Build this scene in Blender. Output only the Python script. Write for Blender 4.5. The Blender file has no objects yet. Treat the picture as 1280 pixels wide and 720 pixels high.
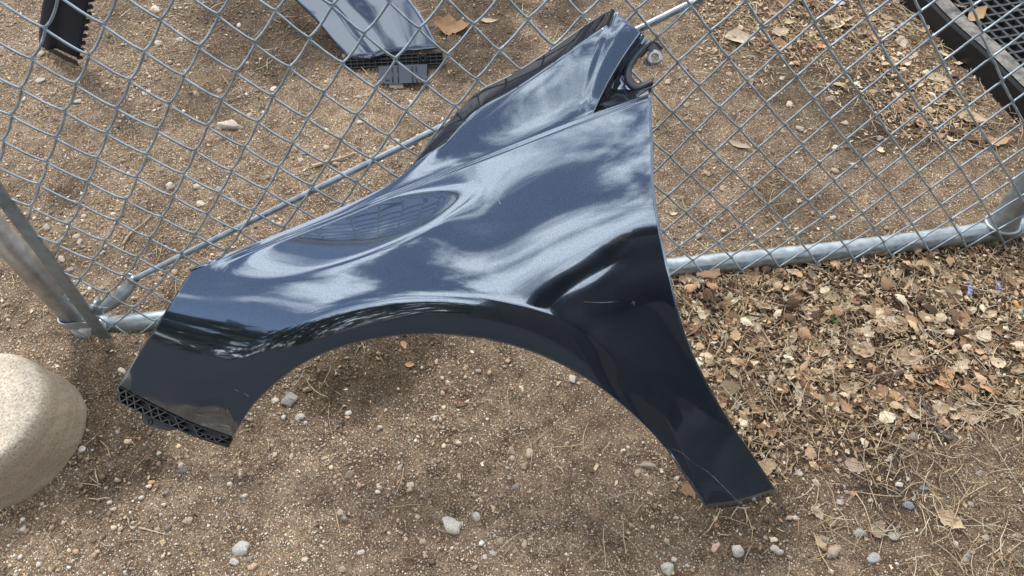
import bpy, bmesh, math, random
import numpy as np
from mathutils import Matrix, Vector
from mathutils.geometry import delaunay_2d_cdt
rnd = random.Random(7)
rng = np.random.default_rng(11)
S = bpy.context.scene
COL = S.collection
R = math.radians

# ------------------------------------------------------------------ camera
F = 850.0                                         # focal length in pixels of a 1280 px wide frame
W = np.array([[0.99577244, -0.08896752, 0.02284781],
              [-0.08563251, -0.80915581, 0.58132086],
              [-0.03323124, -0.58081981, -0.81335357]])
C = np.array([-0.07691636, -0.78171132, 1.15824208])
cd = bpy.data.cameras.new('camera')
cam = bpy.data.objects.new('camera', cd)
COL.objects.link(cam)
m = Matrix([[W[0][0], -W[0][1], -W[0][2], C[0]],
            [W[1][0], -W[1][1], -W[1][2], C[1]],
            [W[2][0], -W[2][1], -W[2][2], C[2]], [0, 0, 0, 1]])
cam.matrix_world = m
cd.sensor_width = 36.0
cd.lens = 36.0 * F / 1280.0
cd.clip_start = 0.02
cd.clip_end = 2000
S.camera = cam

# ------------------------------------------------------------------ light
SUN_EL, SUN_AZ = 50, 342                           # azimuth: where the sun stands, degrees from +Y towards +X
world = bpy.data.worlds.new('World')
S.world = world
world.use_nodes = True
nt = world.node_tree
nt.nodes.clear()
def N(t, typ, **kw):
    n = t.nodes.new(typ)
    for k, v in kw.items():
        setattr(n, k, v)
    return n
out = N(nt, 'ShaderNodeOutputWorld')
bg = N(nt, 'ShaderNodeBackground')
sky = N(nt, 'ShaderNodeTexSky', sky_type='NISHITA', sun_disc=False)
sky.sun_elevation = R(SUN_EL)
sky.sun_rotation = R(SUN_AZ)
sky.dust_density = 0.5
sky.ozone_density = 2.0
tc = N(nt, 'ShaderNodeTexCoord')
mp = N(nt, 'ShaderNodeMapping')
mp.inputs['Scale'].default_value = (1.0, 1.25, 1.2)
mp.inputs['Location'].default_value = (0.0, 0.0, 0.0)
mp.inputs['Rotation'].default_value = (0, 0, R(28))
ns = N(nt, 'ShaderNodeTexNoise')
ns.inputs['Scale'].default_value = 3.4
ns.inputs['Detail'].default_value = 13
ns.inputs['Roughness'].default_value = 0.62
ns.inputs['Distortion'].default_value = 0.15
rp = N(nt, 'ShaderNodeValToRGB')
rp.color_ramp.elements[0].position = 0.455
rp.color_ramp.elements[0].color = (.07, .07, .07, 1)
rp.color_ramp.elements[1].position = 0.565
rp.color_ramp.elements[1].color = (.85, .85, .85, 1)
mx = N(nt, 'ShaderNodeMixRGB')
mx.inputs[2].default_value = (18.6, 18.2, 17.6, 1)
nt.links.new(tc.outputs['Generated'], mp.inputs[0])
nt.links.new(mp.outputs[0], ns.inputs['Vector'])
nt.links.new(ns.outputs[0], rp.inputs[0])
nt.links.new(rp.outputs[0], mx.inputs[0])
nt.links.new(sky.outputs[0], mx.inputs[1])
nt.links.new(mx.outputs[0], bg.inputs[0])
bg.inputs[1].default_value = 0.14
nt.links.new(bg.outputs[0], out.inputs[0])
sd = bpy.data.lights.new('sun', 'SUN')
sd.energy = 2.6
sd.angle = R(11)
sd.color = (1.0, 0.95, 0.88)
sun = bpy.data.objects.new('sun', sd)
COL.objects.link(sun)
sun.rotation_euler = (R(90 - SUN_EL), 0, R(180 - SUN_AZ))
S.view_settings.view_transform = 'Standard'
S.view_settings.look = 'None'
S.view_settings.exposure = 0.16
S.view_settings.gamma = 1.0

# ------------------------------------------------------------------ helpers
def rays(px):
    px = np.asarray(px, float)
    v = np.stack([(px[..., 0] - 640) / F, (px[..., 1] - 360) / F, np.ones(px.shape[:-1])], -1)
    return v @ W.T
def gp(x, y, z=0.0):                               # point of the plane z seen at photo pixel x, y
    d = rays((x, y))
    return C + d * (z - C[2]) / d[2]
LEAN = R(7)
GK = 1.035                                          # gate plane set a little behind the fender's back
FN = np.array([0, -math.cos(LEAN), math.sin(LEAN)])  # gate plane: normal and up direction
FU = np.array([0, math.sin(LEAN), math.cos(LEAN)])
def fp(x, y, off=0.0):                             # point on the gate plane (off metres in front)
    d = rays((x, y))
    q = FN * off
    return C + d * (np.dot(FN, q - C) / np.dot(FN, d)) * GK
def tag(o, label=None, cat=None, group=None, kind=None):
    for k, v in (('label', label), ('category', cat), ('group', group), ('kind', kind)):
        if v:
            o[k] = v
    return o
def mesh_obj(name, verts, faces, mat=None, parent=None, smooth=True, cols=None):
    me = bpy.data.meshes.new(name)
    me.from_pydata([tuple(map(float, v)) for v in verts], [], [tuple(map(int, f)) for f in faces])
    if smooth:
        me.polygons.foreach_set('use_smooth', [True] * len(me.polygons))
    if mat:
        me.materials.append(mat)
    if cols is not None:
        at = me.color_attributes.new('Col', 'FLOAT_COLOR', 'POINT')
        at.data.foreach_set('color', np.asarray(cols, np.float32).ravel())
    me.update()
    o = bpy.data.objects.new(name, me)
    COL.objects.link(o)
    if parent:
        o.parent = parent
    return o
def fast_mesh(name, V, T, mat, cols=None, smooth=False):     # triangles only, numpy arrays
    V = np.asarray(V, np.float32); T = np.asarray(T, np.int32)
    me = bpy.data.meshes.new(name)
    me.vertices.add(len(V)); me.vertices.foreach_set('co', V.ravel())
    me.loops.add(T.size); me.loops.foreach_set('vertex_index', T.ravel())
    me.polygons.add(len(T))
    me.polygons.foreach_set('loop_start', np.arange(0, T.size, 3, dtype=np.int32))
    me.polygons.foreach_set('loop_total', np.full(len(T), 3, np.int32))
    if smooth:
        me.polygons.foreach_set('use_smooth', np.ones(len(T), bool))
    me.materials.append(mat)
    if cols is not None:
        at = me.color_attributes.new('Col', 'FLOAT_COLOR', 'POINT')
        at.data.foreach_set('color', np.asarray(cols, np.float32).ravel())
    me.update(calc_edges=True)
    me.validate()
    o = bpy.data.objects.new(name, me)
    COL.objects.link(o)
    return o
def empty(name, loc=(0, 0, 0)):
    o = bpy.data.objects.new(name, None)
    o.empty_display_size = 0.1
    o.location = tuple(map(float, loc))
    COL.objects.link(o)
    return o
def under(o, p):                                   # parent keeping world coordinates (parents are unrotated)
    o.parent = p
    o.matrix_parent_inverse = Matrix.Translation(-Vector(p.location))
    return o
def catmull(pts, ts, n):
    pts = np.array(pts, float); ts = np.array(ts, float); t = np.linspace(ts[0], ts[-1], n)
    m = np.zeros_like(pts)
    m[1:-1] = (pts[2:] - pts[:-2]) / (ts[2:] - ts[:-2])[:, None]
    m[0] = (pts[1] - pts[0]) / (ts[1] - ts[0]); m[-1] = (pts[-1] - pts[-2]) / (ts[-1] - ts[-2])
    k = np.clip(np.searchsorted(ts, t, side='right') - 1, 0, len(ts) - 2)
    h = (ts[k + 1] - ts[k]); u = ((t - ts[k]) / h)[:, None]; h = h[:, None]
    return ((2*u**3 - 3*u**2 + 1) * pts[k] + (u**3 - 2*u**2 + u) * h * m[k]
            + (-2*u**3 + 3*u**2) * pts[k + 1] + (u**3 - u**2) * h * m[k + 1])
def curve(pts, n):                                 # even Catmull-Rom through points, chord length spacing
    p = np.array(pts, float)
    t = np.concatenate([[0], np.cumsum(np.linalg.norm(np.diff(p, axis=0), axis=1) + 1e-9)])
    return catmull(p, t, n)
def tube_mesh(path, r, sides=8, cap=True, flat=None):
    """verts, faces of a round tube along path; r scalar or array; flat=(rx, ry) for strips"""
    P = np.asarray(path, float); n = len(P)
    r = np.broadcast_to(np.asarray(r, float), (n,))
    T = np.gradient(P, axis=0); T /= np.linalg.norm(T, axis=1, keepdims=True) + 1e-12
    ref = np.array([0, 0, 1.0]) if abs(T[0][2]) < 0.9 else np.array([0, 1.0, 0])
    u = np.cross(T[0], ref); u /= np.linalg.norm(u)
    V = []; Fc = []
    for i in range(n):
        u = u - T[i] * np.dot(u, T[i]); u /= np.linalg.norm(u)
        v = np.cross(T[i], u)
        for k in range(sides):
            a = 2 * math.pi * k / sides
            V.append(P[i] + r[i] * (math.cos(a) * u + math.sin(a) * v))
    for i in range(n - 1):
        for k in range(sides):
            k2 = (k + 1) % sides
            Fc.append((i * sides + k, i * sides + k2, (i + 1) * sides + k2, (i + 1) * sides + k))
    if cap:
        Fc.append(tuple(range(sides - 1, -1, -1)))
        Fc.append(tuple((n - 1) * sides + k for k in range(sides)))
    return V, Fc
def tube(name, path, r, mat, parent=None, sides=10, cap=True):
    V, Fc = tube_mesh(path, r, sides, cap)
    o = mesh_obj(name, V, Fc, mat)
    return under(o, parent) if parent else o
class MB:
    def __init__(s): s.v = []; s.f = []
    def add(s, V, Fc):
        b = len(s.v); s.v += list(V); s.f += [tuple(i + b for i in f) for f in Fc]
        return s
    def box(s, c, ax, ay, az):                     # centre and three half-axis vectors
        c, ax, ay, az = map(np.array, (c, ax, ay, az))
        V = [c + i*ax + j*ay + k*az for i in (-1, 1) for j in (-1, 1) for k in (-1, 1)]
        return s.add(V, [(0,1,3,2),(4,6,7,5),(0,4,5,1),(2,3,7,6),(0,2,6,4),(1,5,7,3)])
    def strip(s, path, wdir, w, ndir, t):          # flat bar along path
        P = np.asarray(path, float); wdir = np.asarray(wdir, float); ndir = np.asarray(ndir, float)
        n = len(P); wdir = np.broadcast_to(wdir, P.shape); ndir = np.broadcast_to(ndir, P.shape)
        V = []
        for p, a, b in zip(P, wdir, ndir):
            V += [p - a*w/2 - b*t/2, p + a*w/2 - b*t/2, p + a*w/2 + b*t/2, p - a*w/2 + b*t/2]
        Fc = [(0,3,2,1), tuple(4*(n-1) + k for k in range(4))]
        for i in range(n - 1):
            for k in range(4):
                k2 = (k+1) % 4
                Fc.append((4*i+k, 4*i+k2, 4*i+4+k2, 4*i+4+k))
        return s.add(V, Fc)
    def obj(s, name, mat, parent=None, smooth=False, bevel=0):
        o = mesh_obj(name, s.v, s.f, mat, None, smooth)
        if bevel:
            b = o.modifiers.new('bevel', 'BEVEL'); b.width = bevel; b.segments = 2; b.limit_method = 'ANGLE'
        return under(o, parent) if parent else o

# ------------------------------------------------------------------ materials
def material(name):
    m = bpy.data.materials.new(name); m.use_nodes = True
    t = m.node_tree
    b = t.nodes['Principled BSDF']
    return m, t, b
def noise(t, scale, detail=4, rough=0.5, coord='Object', vec=None):
    n = N(t, 'ShaderNodeTexNoise')
    n.inputs['Scale'].default_value = scale; n.inputs['Detail'].default_value = detail
    n.inputs['Roughness'].default_value = rough
    if vec is None:
        c = N(t, 'ShaderNodeTexCoord'); vec = c.outputs[coord]
    t.links.new(vec, n.inputs['Vector'])
    return n
def ramp(t, src, stops, interp='LINEAR'):
    r = N(t, 'ShaderNodeValToRGB'); e = r.color_ramp.elements
    r.color_ramp.interpolation = interp
    while len(e) < len(stops): e.new(0.5)
    for el, (p, c) in zip(e, stops):
        el.position = p; el.color = (c, c, c, 1) if isinstance(c, (int, float)) else tuple(c) + (1,)
    t.links.new(src, r.inputs[0])
    return r
def mix(t, a, b, fac, mode='MIX'):
    n = N(t, 'ShaderNodeMixRGB', blend_type=mode)
    for s, v in ((0, fac), (1, a), (2, b)):
        if isinstance(v, bpy.types.NodeSocket): t.links.new(v, n.inputs[s])
        elif isinstance(v, (int, float)): n.inputs[s].default_value = v if s == 0 else (v, v, v, 1)
        else: n.inputs[s].default_value = tuple(v) + (1,)
    return n.outputs[0]
def bump(t, b, src, strength, dist, prev=None):
    n = N(t, 'ShaderNodeBump'); n.inputs['Strength'].default_value = strength; n.inputs['Distance'].default_value = dist
    t.links.new(src, n.inputs['Height'])
    if prev: t.links.new(prev, n.inputs['Normal'])
    t.links.new(n.outputs[0], b.inputs['Normal'])
    return n.outputs[0]
def galv(name, base=(0.42, 0.46, 0.5), rough=0.42, dirt=0.35, metal=0.75):
    m, t, b = material(name)
    n1 = noise(t, 55, 6, 0.6); n2 = noise(t, 9, 4)
    c = mix(t, tuple(x * 0.72 for x in base), tuple(min(1, x * 1.2) for x in base), ramp(t, n1.outputs[0], [(0.3, 0), (0.7, 1)]).outputs[0])
    c = mix(t, c, (0.16, 0.13, 0.1), ramp(t, n2.outputs[0], [(0.52, 0), (0.8, dirt)]).outputs[0])
    t.links.new(c, b.inputs['Base Color'])
    b.inputs['Metallic'].default_value = metal
    t.links.new(ramp(t, n1.outputs[0], [(0.3, rough - 0.1), (0.7, rough + 0.15)]).outputs[0], b.inputs['Roughness'])
    bump(t, b, n1.outputs[0], 0.15, 0.001)
    return m
M_rail = galv('galvanised_rail', (0.37, 0.42, 0.45), 0.38, 0.35, 0.7)
M_post = galv('weathered_post', (0.52, 0.53, 0.53), 0.42, 0.6, 0.6)
M_bar = galv('tension_bar_metal', (0.26, 0.30, 0.33), 0.5, 0.3)
M_wire = galv('mesh_wire', (0.40, 0.48, 0.54), 0.38, 0.10, 0.6)
M_rod = galv('rod_metal', (0.36, 0.42, 0.48), 0.4, 0.2)

def attr_mat(name, rough=0.85, grain=600, amt=0.35, bmp=0.3):
    m, t, b = material(name)
    a = N(t, 'ShaderNodeAttribute', attribute_name='Col')
    n = noise(t, grain, 3, 0.6)
    f = ramp(t, n.outputs[0], [(0.3, 1 - amt), (0.7, 1 + amt * 0.6)])
    t.links.new(mix(t, a.outputs['Color'], f.outputs[0], 1.0, 'MULTIPLY'), b.inputs['Base Color'])
    b.inputs['Roughness'].default_value = rough
    b.inputs['Specular IOR Level'].default_value = 0.3
    bump(t, b, n.outputs[0], bmp, 0.0008)
    return m
M_pebble = attr_mat('pebble_stone')
M_leaf = attr_mat('dead_leaf_brown', 0.75, 260, 0.3, 0.4)
M_straw = attr_mat('dry_straw', 0.7, 300, 0.2, 0.2)
def flat_mat(name, col, rough=0.6, metal=0.0, grain=120, var=0.25, spec=0.4):
    m, t, b = material(name)
    n = noise(t, grain, 5, 0.6)
    t.links.new(mix(t, tuple(c * (1 - var) for c in col), tuple(min(1, c * (1 + var)) for c in col), n.outputs[0]), b.inputs['Base Color'])
    b.inputs['Roughness'].default_value = rough; b.inputs['Metallic'].default_value = metal
    b.inputs['Specular IOR Level'].default_value = spec
    bump(t, b, n.outputs[0], 0.2, 0.0006)
    return m
M_black = flat_mat('black_plastic', (0.013, 0.014, 0.016), 0.38)
M_greyblack = flat_mat('dark_grey_plastic', (0.03, 0.034, 0.037), 0.5)
M_primer = flat_mat('raw_flange_grey', (0.10, 0.115, 0.13), 0.35, 0.5)
M_steel = flat_mat('bolt_steel', (0.45, 0.47, 0.48), 0.35, 0.8)
M_scratch_glint = flat_mat('scratch_glint_mark', (0.32, 0.33, 0.35), 0.7)

# car paint: metallic flake base under a clear coat
def paint(name, dark, light):
    m, t, b = material(name)
    tcn = N(t, 'ShaderNodeTexCoord')
    vo = N(t, 'ShaderNodeTexVoronoi'); vo.inputs['Scale'].default_value = 1400
    t.links.new(tcn.outputs['Object'], vo.inputs['Vector'])
    dust = noise(t, 14, 7, 0.65); fine = noise(t, 420, 3, 0.6)
    sp = N(t, 'ShaderNodeSeparateColor'); t.links.new(vo.outputs['Color'], sp.inputs[0])
    t.links.new(mix(t, dark, light, sp.outputs[0]), b.inputs['Base Color'])
    b.inputs['Metallic'].default_value = 0.92
    t.links.new(ramp(t, dust.outputs[0], [(0.35, 0.035), (0.75, 0.07)]).outputs[0], b.inputs['Roughness'])
    b.inputs['Coat Weight'].default_value = 1.0
    b.inputs['Coat Roughness'].default_value = 0.008
    b.inputs['Coat IOR'].default_value = 1.75
    bn = N(t, 'ShaderNodeBump'); bn.inputs['Strength'].default_value = 0.03; bn.inputs['Distance'].default_value = 0.0002
    t.links.new(vo.outputs['Color'], bn.inputs['Height']); t.links.new(bn.outputs[0], b.inputs['Normal'])
    # a thin film of dust lying on the coat
    d2 = N(t, 'ShaderNodeBsdfDiffuse'); d2.inputs[0].default_value = (0.30, 0.27, 0.23, 1)
    ms = N(t, 'ShaderNodeMixShader')
    f = mix(t, ramp(t, dust.outputs[0], [(0.46, 0.006), (0.72, 0.065)]).outputs[0], ramp(t, fine.outputs[0], [(0.35, 0.3), (0.75, 1.0)]).outputs[0], 1.0, 'MULTIPLY')
    t.links.new(f, ms.inputs[0]); t.links.new(b.outputs[0], ms.inputs[1]); t.links.new(d2.outputs[0], ms.inputs[2])
    t.links.new(ms.outputs[0], t.nodes['Material Output'].inputs[0])
    return m
M_paint = paint('dark_metallic_paint', (0.100, 0.138, 0.192), (0.172, 0.228, 0.308))
M_paint2 = paint('blue_metallic_paint', (0.035, 0.055, 0.088), (0.06, 0.09, 0.14))

# ------------------------------------------------------------------ ground height
def vnoise(x, y, seed=0):
    x = np.asarray(x, float); y = np.asarray(y, float)
    xi = np.floor(x).astype(np.int64); yi = np.floor(y).astype(np.int64); fx = x - xi; fy = y - yi
    fx = fx*fx*(3-2*fx); fy = fy*fy*(3-2*fy)
    def h(a, b):
        k = (a * 374761393 + b * 668265263 + seed * 974711) & 0xffffffff
        k = ((k ^ (k >> 13)) * 1274126177) & 0xffffffff
        return ((k ^ (k >> 16)) & 0xffff) / 65535.0
    return (h(xi, yi)*(1-fx)*(1-fy) + h(xi+1, yi)*fx*(1-fy) + h(xi, yi+1)*(1-fx)*fy + h(xi+1, yi+1)*fx*fy)
def fbm(x, y, f, o=4, seed=0):
    a = 0; s = 0.5; 
    for i in range(o):
        a = a + s * vnoise(x*f + 17*i, y*f - 9*i, seed + i); f *= 2.1; s *= 0.55
    return a
def gz(x, y):
    r = np.exp(-((np.asarray(x)/6.0)**2 + (np.asarray(y)/6.0)**2))
    return ((fbm(x, y, 2.0, 3, 3) - 0.45) * 0.022 + (fbm(x, y, 14, 4, 9) - 0.45) * 0.011) * r - 0.004 - 0.024 * np.exp(-((np.asarray(x) + .62) / .42) ** 2 - ((np.asarray(y) - .035) / .07) ** 2)
def cover(x, y):
    """how much leaf litter lies at x, y (0..1)"""
    x = np.asarray(x, float); y = np.asarray(y, float)
    sm = lambda a, b, v: np.clip((v - a) / (b - a), 0, 1) ** 2 * (3 - 2 * np.clip((v - a) / (b - a), 0, 1))
    n = fbm(x, y, 5, 3, 21) - 0.45
    low = sm(0.22, 0.38, x + n * 0.35) * sm(-0.50, -0.26, y - 0.10 * (x - 0.3) + n * 0.3) * (1 - sm(0.03, 0.10, y - 0.02*x + n * 0.10))
    far = sm(0.28, 0.0, np.abs((x - 1.02) + 0.14 * (y - 0.7)) + n * 0.3) * sm(0.30, 0.42, y)
    far2 = sm(0.50, 0.62, x + n*.3) * sm(0.62, 0.95, y + n * 0.5) * 0.55
    return np.clip(np.maximum(np.maximum(low, far), far2), 0, 1)

# ------------------------------------------------------------------ ground sheet
def axis(lo, hi, step, far):
    a = list(np.arange(lo, hi + 1e-6, step)); s = step
    x = a[-1]; up = []
    while x < far: s *= 1.35; x += s; up.append(x)
    x = a[0]; s = step; dn = []
    while x > -far: s *= 1.35; x -= s; dn.append(x)
    return np.array(dn[::-1] + a + up)
gx = axis(-1.75, 1.75, 0.009, 400); gy = axis(-0.75, 1.6, 0.009, 400)
GX, GY = np.meshgrid(gx, gy, indexing='ij')
GZ = gz(GX, GY)
nx, ny = GX.shape
idx = np.arange(nx * ny).reshape(nx, ny)
a, b_, c_, d_ = idx[:-1, :-1].ravel(), idx[1:, :-1].ravel(), idx[1:, 1:].ravel(), idx[:-1, 1:].ravel()
TT = np.concatenate([np.stack([a, b_, c_], 1), np.stack([a, c_, d_], 1)])
gm, t, b = material('gravelly_dirt')
tcn = N(t, 'ShaderNodeTexCoord'); V0 = tcn.outputs['Object']
a_ = N(t, 'ShaderNodeAttribute', attribute_name='Col')
big = noise(t, 3.2, 5, 0.6, vec=V0); mid = noise(t, 28, 6, 0.65, vec=V0); fin = noise(t, 260, 5, 0.7, vec=V0)
c = mix(t, (0.082, 0.056, 0.037), (0.325, 0.245, 0.170), ramp(t, mid.outputs[0], [(0.32, 0), (0.68, 1)]).outputs[0])
c = mix(t, c, (0.040, 0.024, 0.015), ramp(t, fin.outputs[0], [(0.34, 0.85), (0.54, 0)]).outputs[0])
prev = None
for sc, lo, hi, f1 in ((430, 0.36, 0.46, 0.95), (260, 0.50, 0.60, 1.0)):
    vo = N(t, 'ShaderNodeTexVoronoi'); vo.inputs['Scale'].default_value = sc
    dv = N(t, 'ShaderNodeVectorMath', operation='ADD'); t.links.new(V0, dv.inputs[0])
    t.links.new(vo.inputs['Vector'].links[0].from_socket if vo.inputs['Vector'].is_linked else V0, vo.inputs['Vector'])
    sp = N(t, 'ShaderNodeSeparateColor'); t.links.new(vo.outputs['Color'], sp.inputs[0])
    grain = ramp(t, sp.outputs[1], [(0.0, (0.36, 0.27, 0.19)), (0.3, (0.52, 0.42, 0.31)), (0.55, (0.17, 0.125, 0.10)), (0.72, (0.60, 0.48, 0.34)), (0.88, (0.82, 0.77, 0.67))], 'CONSTANT')
    round_ = ramp(t, vo.outputs['Distance'], [(0.30, 1), (0.46, 0)])
    sel = ramp(t, sp.outputs[0], [(lo, 0), (hi, 1)])
    fac = mix(t, round_.outputs[0], sel.outputs[0], 1.0, 'MULTIPLY')
    c = mix(t, c, grain.outputs[0], mix(t, fac, f1, 1.0, 'MULTIPLY'))
    prev = bump(t, b, fac, 0.9, 0.0022, prev)
c = mix(t, c, a_.outputs['Color'], 1.0, 'MULTIPLY')
t.links.new(c, b.inputs['Base Color'])
prev = bump(t, b, mid.outputs[0], 0.5, 0.006, prev); bump(t, b, fin.outputs[0], 1.0, 0.0035, prev)
b.inputs['Roughness'].default_value = 0.95; b.inputs['Specular IOR Level'].default_value = 0.15
# damp and dusty soil tones, plus painted shade by footing, arch and rail
DARKP = [(330, 35, .22, .55), (600, 40, .2, .5), (700, 12, .14, .45), (250, 110, .10, .4), (1050, 120, .20, .35), (480, 445, .12, .55), (150, 545, .10, .6), (118, 610, .07, .5), (185, 590, .06, .3), (990, 250, .12, .25),
         (560, 80, .12, .3), (150, 15, .1, .25), (960, 640, .09, .4), (930, 560, .07, .35), (1100, 600, .09, .3), (60, 330, .12, .25), (80, 235, .06, .35), (420, 490, .08, .3), (770, 60, .1, .3), (130, 470, .1, .35), (200, 270, .09, .2), (1130, 355, .15, .35)]
LIGHTP = [(60, 120, .2, .25), (150, 250, .2, .2), (420, 170, .2, .3), (200, 620, .22, .3), (620, 600, .2, .22), (700, 500, .15, .1), (330, 300, .15, .25), (890, 250, .1, .12), (20, 60, .15, .2), (80, 690, .15, .3), (400, 650, .2, .15)]
def soil(x, y):
    v = np.ones_like(x, float)
    wob = (fbm(x, y, 7, 4, 40) - 0.45) * 1.4
    for px, py, r, k in DARKP:
        q = gp(px, py); d = np.hypot(x - q[0], (y - q[1]) * (0.75 if q[1] > .3 else 1)) / r + wob
        v *= 1 - 1.6 * k * np.clip(1.25 - d, 0, 1) ** 1.0 * (d < 1.25)
    for px, py, r, k in LIGHTP:
        q = gp(px, py); d = np.hypot(x - q[0], y - q[1]) / r + wob
        v *= 1 + k * np.clip(1.25 - d, 0, 1)
    v = np.maximum(v, .48)
    v *= 0.70 + 0.78 * fbm(x, y, 13, 4, 77)
    return v
sv = soil(GX.ravel(), GY.ravel())
cv = cover(GX.ravel(), GY.ravel())
cols = np.stack([sv * (1 - 0.5*cv), sv * (1 - .54*cv) * (0.985), sv * (1 - .58*cv) * 0.95, np.ones_like(sv)], 1)
ground = fast_mesh('ground', np.stack([GX.ravel(), GY.ravel(), GZ.ravel()], 1), TT, gm, cols, True)
tag(ground, kind='structure')
# dark asphalt sheets added behind the camera so the lower panel mirrors dark
ma, t, b = material('asphalt')
n1 = noise(t, 300, 4, .7); n2 = noise(t, 4, 4)
t.links.new(mix(t, mix(t, (.018, .018, .020), (.050, .048, .046), n2.outputs[0]), (.10, .095, .09), ramp(t, n1.outputs[0], [(.62, 0), (.72, .7)]).outputs[0]), b.inputs['Base Color'])
b.inputs['Roughness'].default_value = .9; bump(t, b, n1.outputs[0], .5, .003)
mb_v = [(-9, -.8, .011), (-1.85, -.8, .011), (-1.95, .2, .011), (-1.9, 1.2, .011), (-2.1, 3.5, .011), (-9, 3.5, .011)]
tag(mesh_obj('added_asphalt', mb_v, [(0, 1, 2, 3, 4, 5)], ma, smooth=False), kind='structure')
ex_ = [(-40, -.86), (-3, -.80), (-1.2, -.70), (-.4, -.74), (.4, -.71), (1.2, -.78), (3, -.84), (40, -.9)]
Vd = [(x, y, .012) for x, y in ex_] + [(x, -11, .012) for x, y in ex_] + [(x, y + .02, -.02) for x, y in ex_]
nd_ = len(ex_)
dw = mesh_obj('added_asphalt', Vd, [(k, k + nd_, k + nd_ + 1, k + 1) for k in range(nd_ - 1)] + [(k, k + 1, k + 2*nd_ + 1, k + 2*nd_) for k in range(nd_ - 1)], ma, smooth=False)
tag(dw, kind='structure')

# ------------------------------------------------------------------ gravel, stones, leaves, straw
ico_v = []
g_ = (1 + 5 ** 0.5) / 2
for s1 in (-1, 1):
    for s2 in (-g_, g_):
        ico_v += [(0, s1, s2), (s1, s2, 0), (s2, 0, s1)]
ico_v = np.array(ico_v) / math.hypot(1, g_)
ico_f = []
for i in range(12):
    for j in range(i+1, 12):
        for k in range(j+1, 12):
            e = [np.linalg.norm(ico_v[p] - ico_v[q]) for p, q in ((i, j), (j, k), (i, k))]
            if max(e) < 1.06:
                n = np.cross(ico_v[j] - ico_v[i], ico_v[k] - ico_v[i])
                ico_f.append((i, j, k) if np.dot(n, ico_v[i]) > 0 else (i, k, j))
ico_f = np.array(ico_f)
# a finer sphere for bigger stones
def subdiv(v, f):
    v = list(map(tuple, v)); cache = {}; nf = []
    def midp(i, j):
        k = (min(i, j), max(i, j))
        if k not in cache:
            p = (np.array(v[i]) + np.array(v[j])) / 2; p /= np.linalg.norm(p); v.append(tuple(p)); cache[k] = len(v) - 1
        return cache[k]
    for i, j, k in f:
        x, y, z = midp(i, j), midp(j, k), midp(k, i)
        nf += [(i, x, z), (x, j, y), (z, y, k), (x, y, z)]
    return np.array(v), np.array(nf)
ico2_v, ico2_f = subdiv(ico_v, ico_f)
ico3_v, ico3_f = subdiv(ico2_v, ico2_f)
def rand_rot(n, tilt=math.pi):
    a = rng.uniform(0, 2*math.pi, n); b = rng.uniform(-tilt, tilt, n); c = rng.uniform(0, 2*math.pi, n)
    ca, sa, cb, sb, cc, sc = np.cos(a), np.sin(a), np.cos(b), np.sin(b), np.cos(c), np.sin(c)
    Z = np.zeros(n); O = np.ones(n)
    Rz = np.stack([ca, -sa, Z, sa, ca, Z, Z, Z, O], 1).reshape(n, 3, 3)
    Rx = np.stack([O, Z, Z, Z, cb, -sb, Z, sb, cb], 1).reshape(n, 3, 3)
    R2 = np.stack([cc, -sc, Z, sc, cc, Z, Z, Z, O], 1).reshape(n, 3, 3)
    return Rz @ Rx @ R2
PAL = np.array([(0.62, 0.50, 0.36), (0.74, 0.65, 0.52), (0.44, 0.32, 0.21), (0.54, 0.38, 0.25), (0.32, 0.26, 0.21), (0.36, 0.31, 0.26), (0.64, 0.60, 0.54), (0.26, 0.18, 0.12), (0.45, 0.27, 0.18), (0.36, 0.29, 0.22)])
PALW = np.array([.2, .12, .18, .12, .08, .06, .06, .08, .03, .12]); PALW /= PALW.sum()
def sample_area(n, dens):                           # rejection-sample ground points inside the view
    out = []
    tot = 0
    while tot < n:
        x = rng.uniform(-1.65, 1.6, n * 2); y = rng.uniform(-0.66, 1.45, n * 2)
        P = np.stack([x, y, np.zeros_like(x)], 1) - C
        q = P @ W                                   # camera coordinates
        u = q[:, 0] / q[:, 2] * F + 640; v = q[:, 1] / q[:, 2] * F + 360
        ok = (u > -60) & (u < 1340) & (v > -60) & (v < 790) & (rng.random(len(x)) < dens(x, y))
        out.append(np.stack([x[ok], y[ok]], 1)); tot += ok.sum()
    return np.concatenate(out)[:n]
def scatter_rocks(name, n, dens, smin, smax, pw, base, mat, label, sink=0.25):
    bv, bf = base
    p = sample_area(n, dens)
    s = smin + (smax - smin) * rng.random(n) ** pw
    ax = np.stack([rng.uniform(.75, 1.2, n), rng.uniform(.7, 1.0, n), rng.uniform(.5, .85, n)], 1) * s[:, None] / 2
    jit = 1 + 0.38 * (rng.random((n, len(bv))) - 0.5) * 2
    V = bv[None] * jit[..., None] * ax[:, None]
    V = np.einsum('nij,nkj->nki', rand_rot(n, 0.6), V)
    V[..., 0] += p[:, 0, None]; V[..., 1] += p[:, 1, None]
    V[..., 2] += (gz(p[:, 0], p[:, 1]) + ax[:, 2] * (1 - sink * 2))[:, None]
    T = (bf[None] + (np.arange(n) * len(bv))[:, None, None]).reshape(-1, 3)
    c = PAL[rng.choice(len(PAL), n, p=PALW)] * rng.uniform(0.65, 1.2, (n, 1)) * np.clip(soil(p[:, 0], p[:, 1]), .45, 1.25)[:, None] ** 0.8
    c = np.clip(c, 0, 0.85)
    cc = np.repeat(np.concatenate([c, np.ones((n, 1))], 1), len(bv), 0)
    o = fast_mesh(name, V.reshape(-1, 3), T, mat, cc, False)
    return tag(o, label, 'gravel', kind='stuff')
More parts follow.
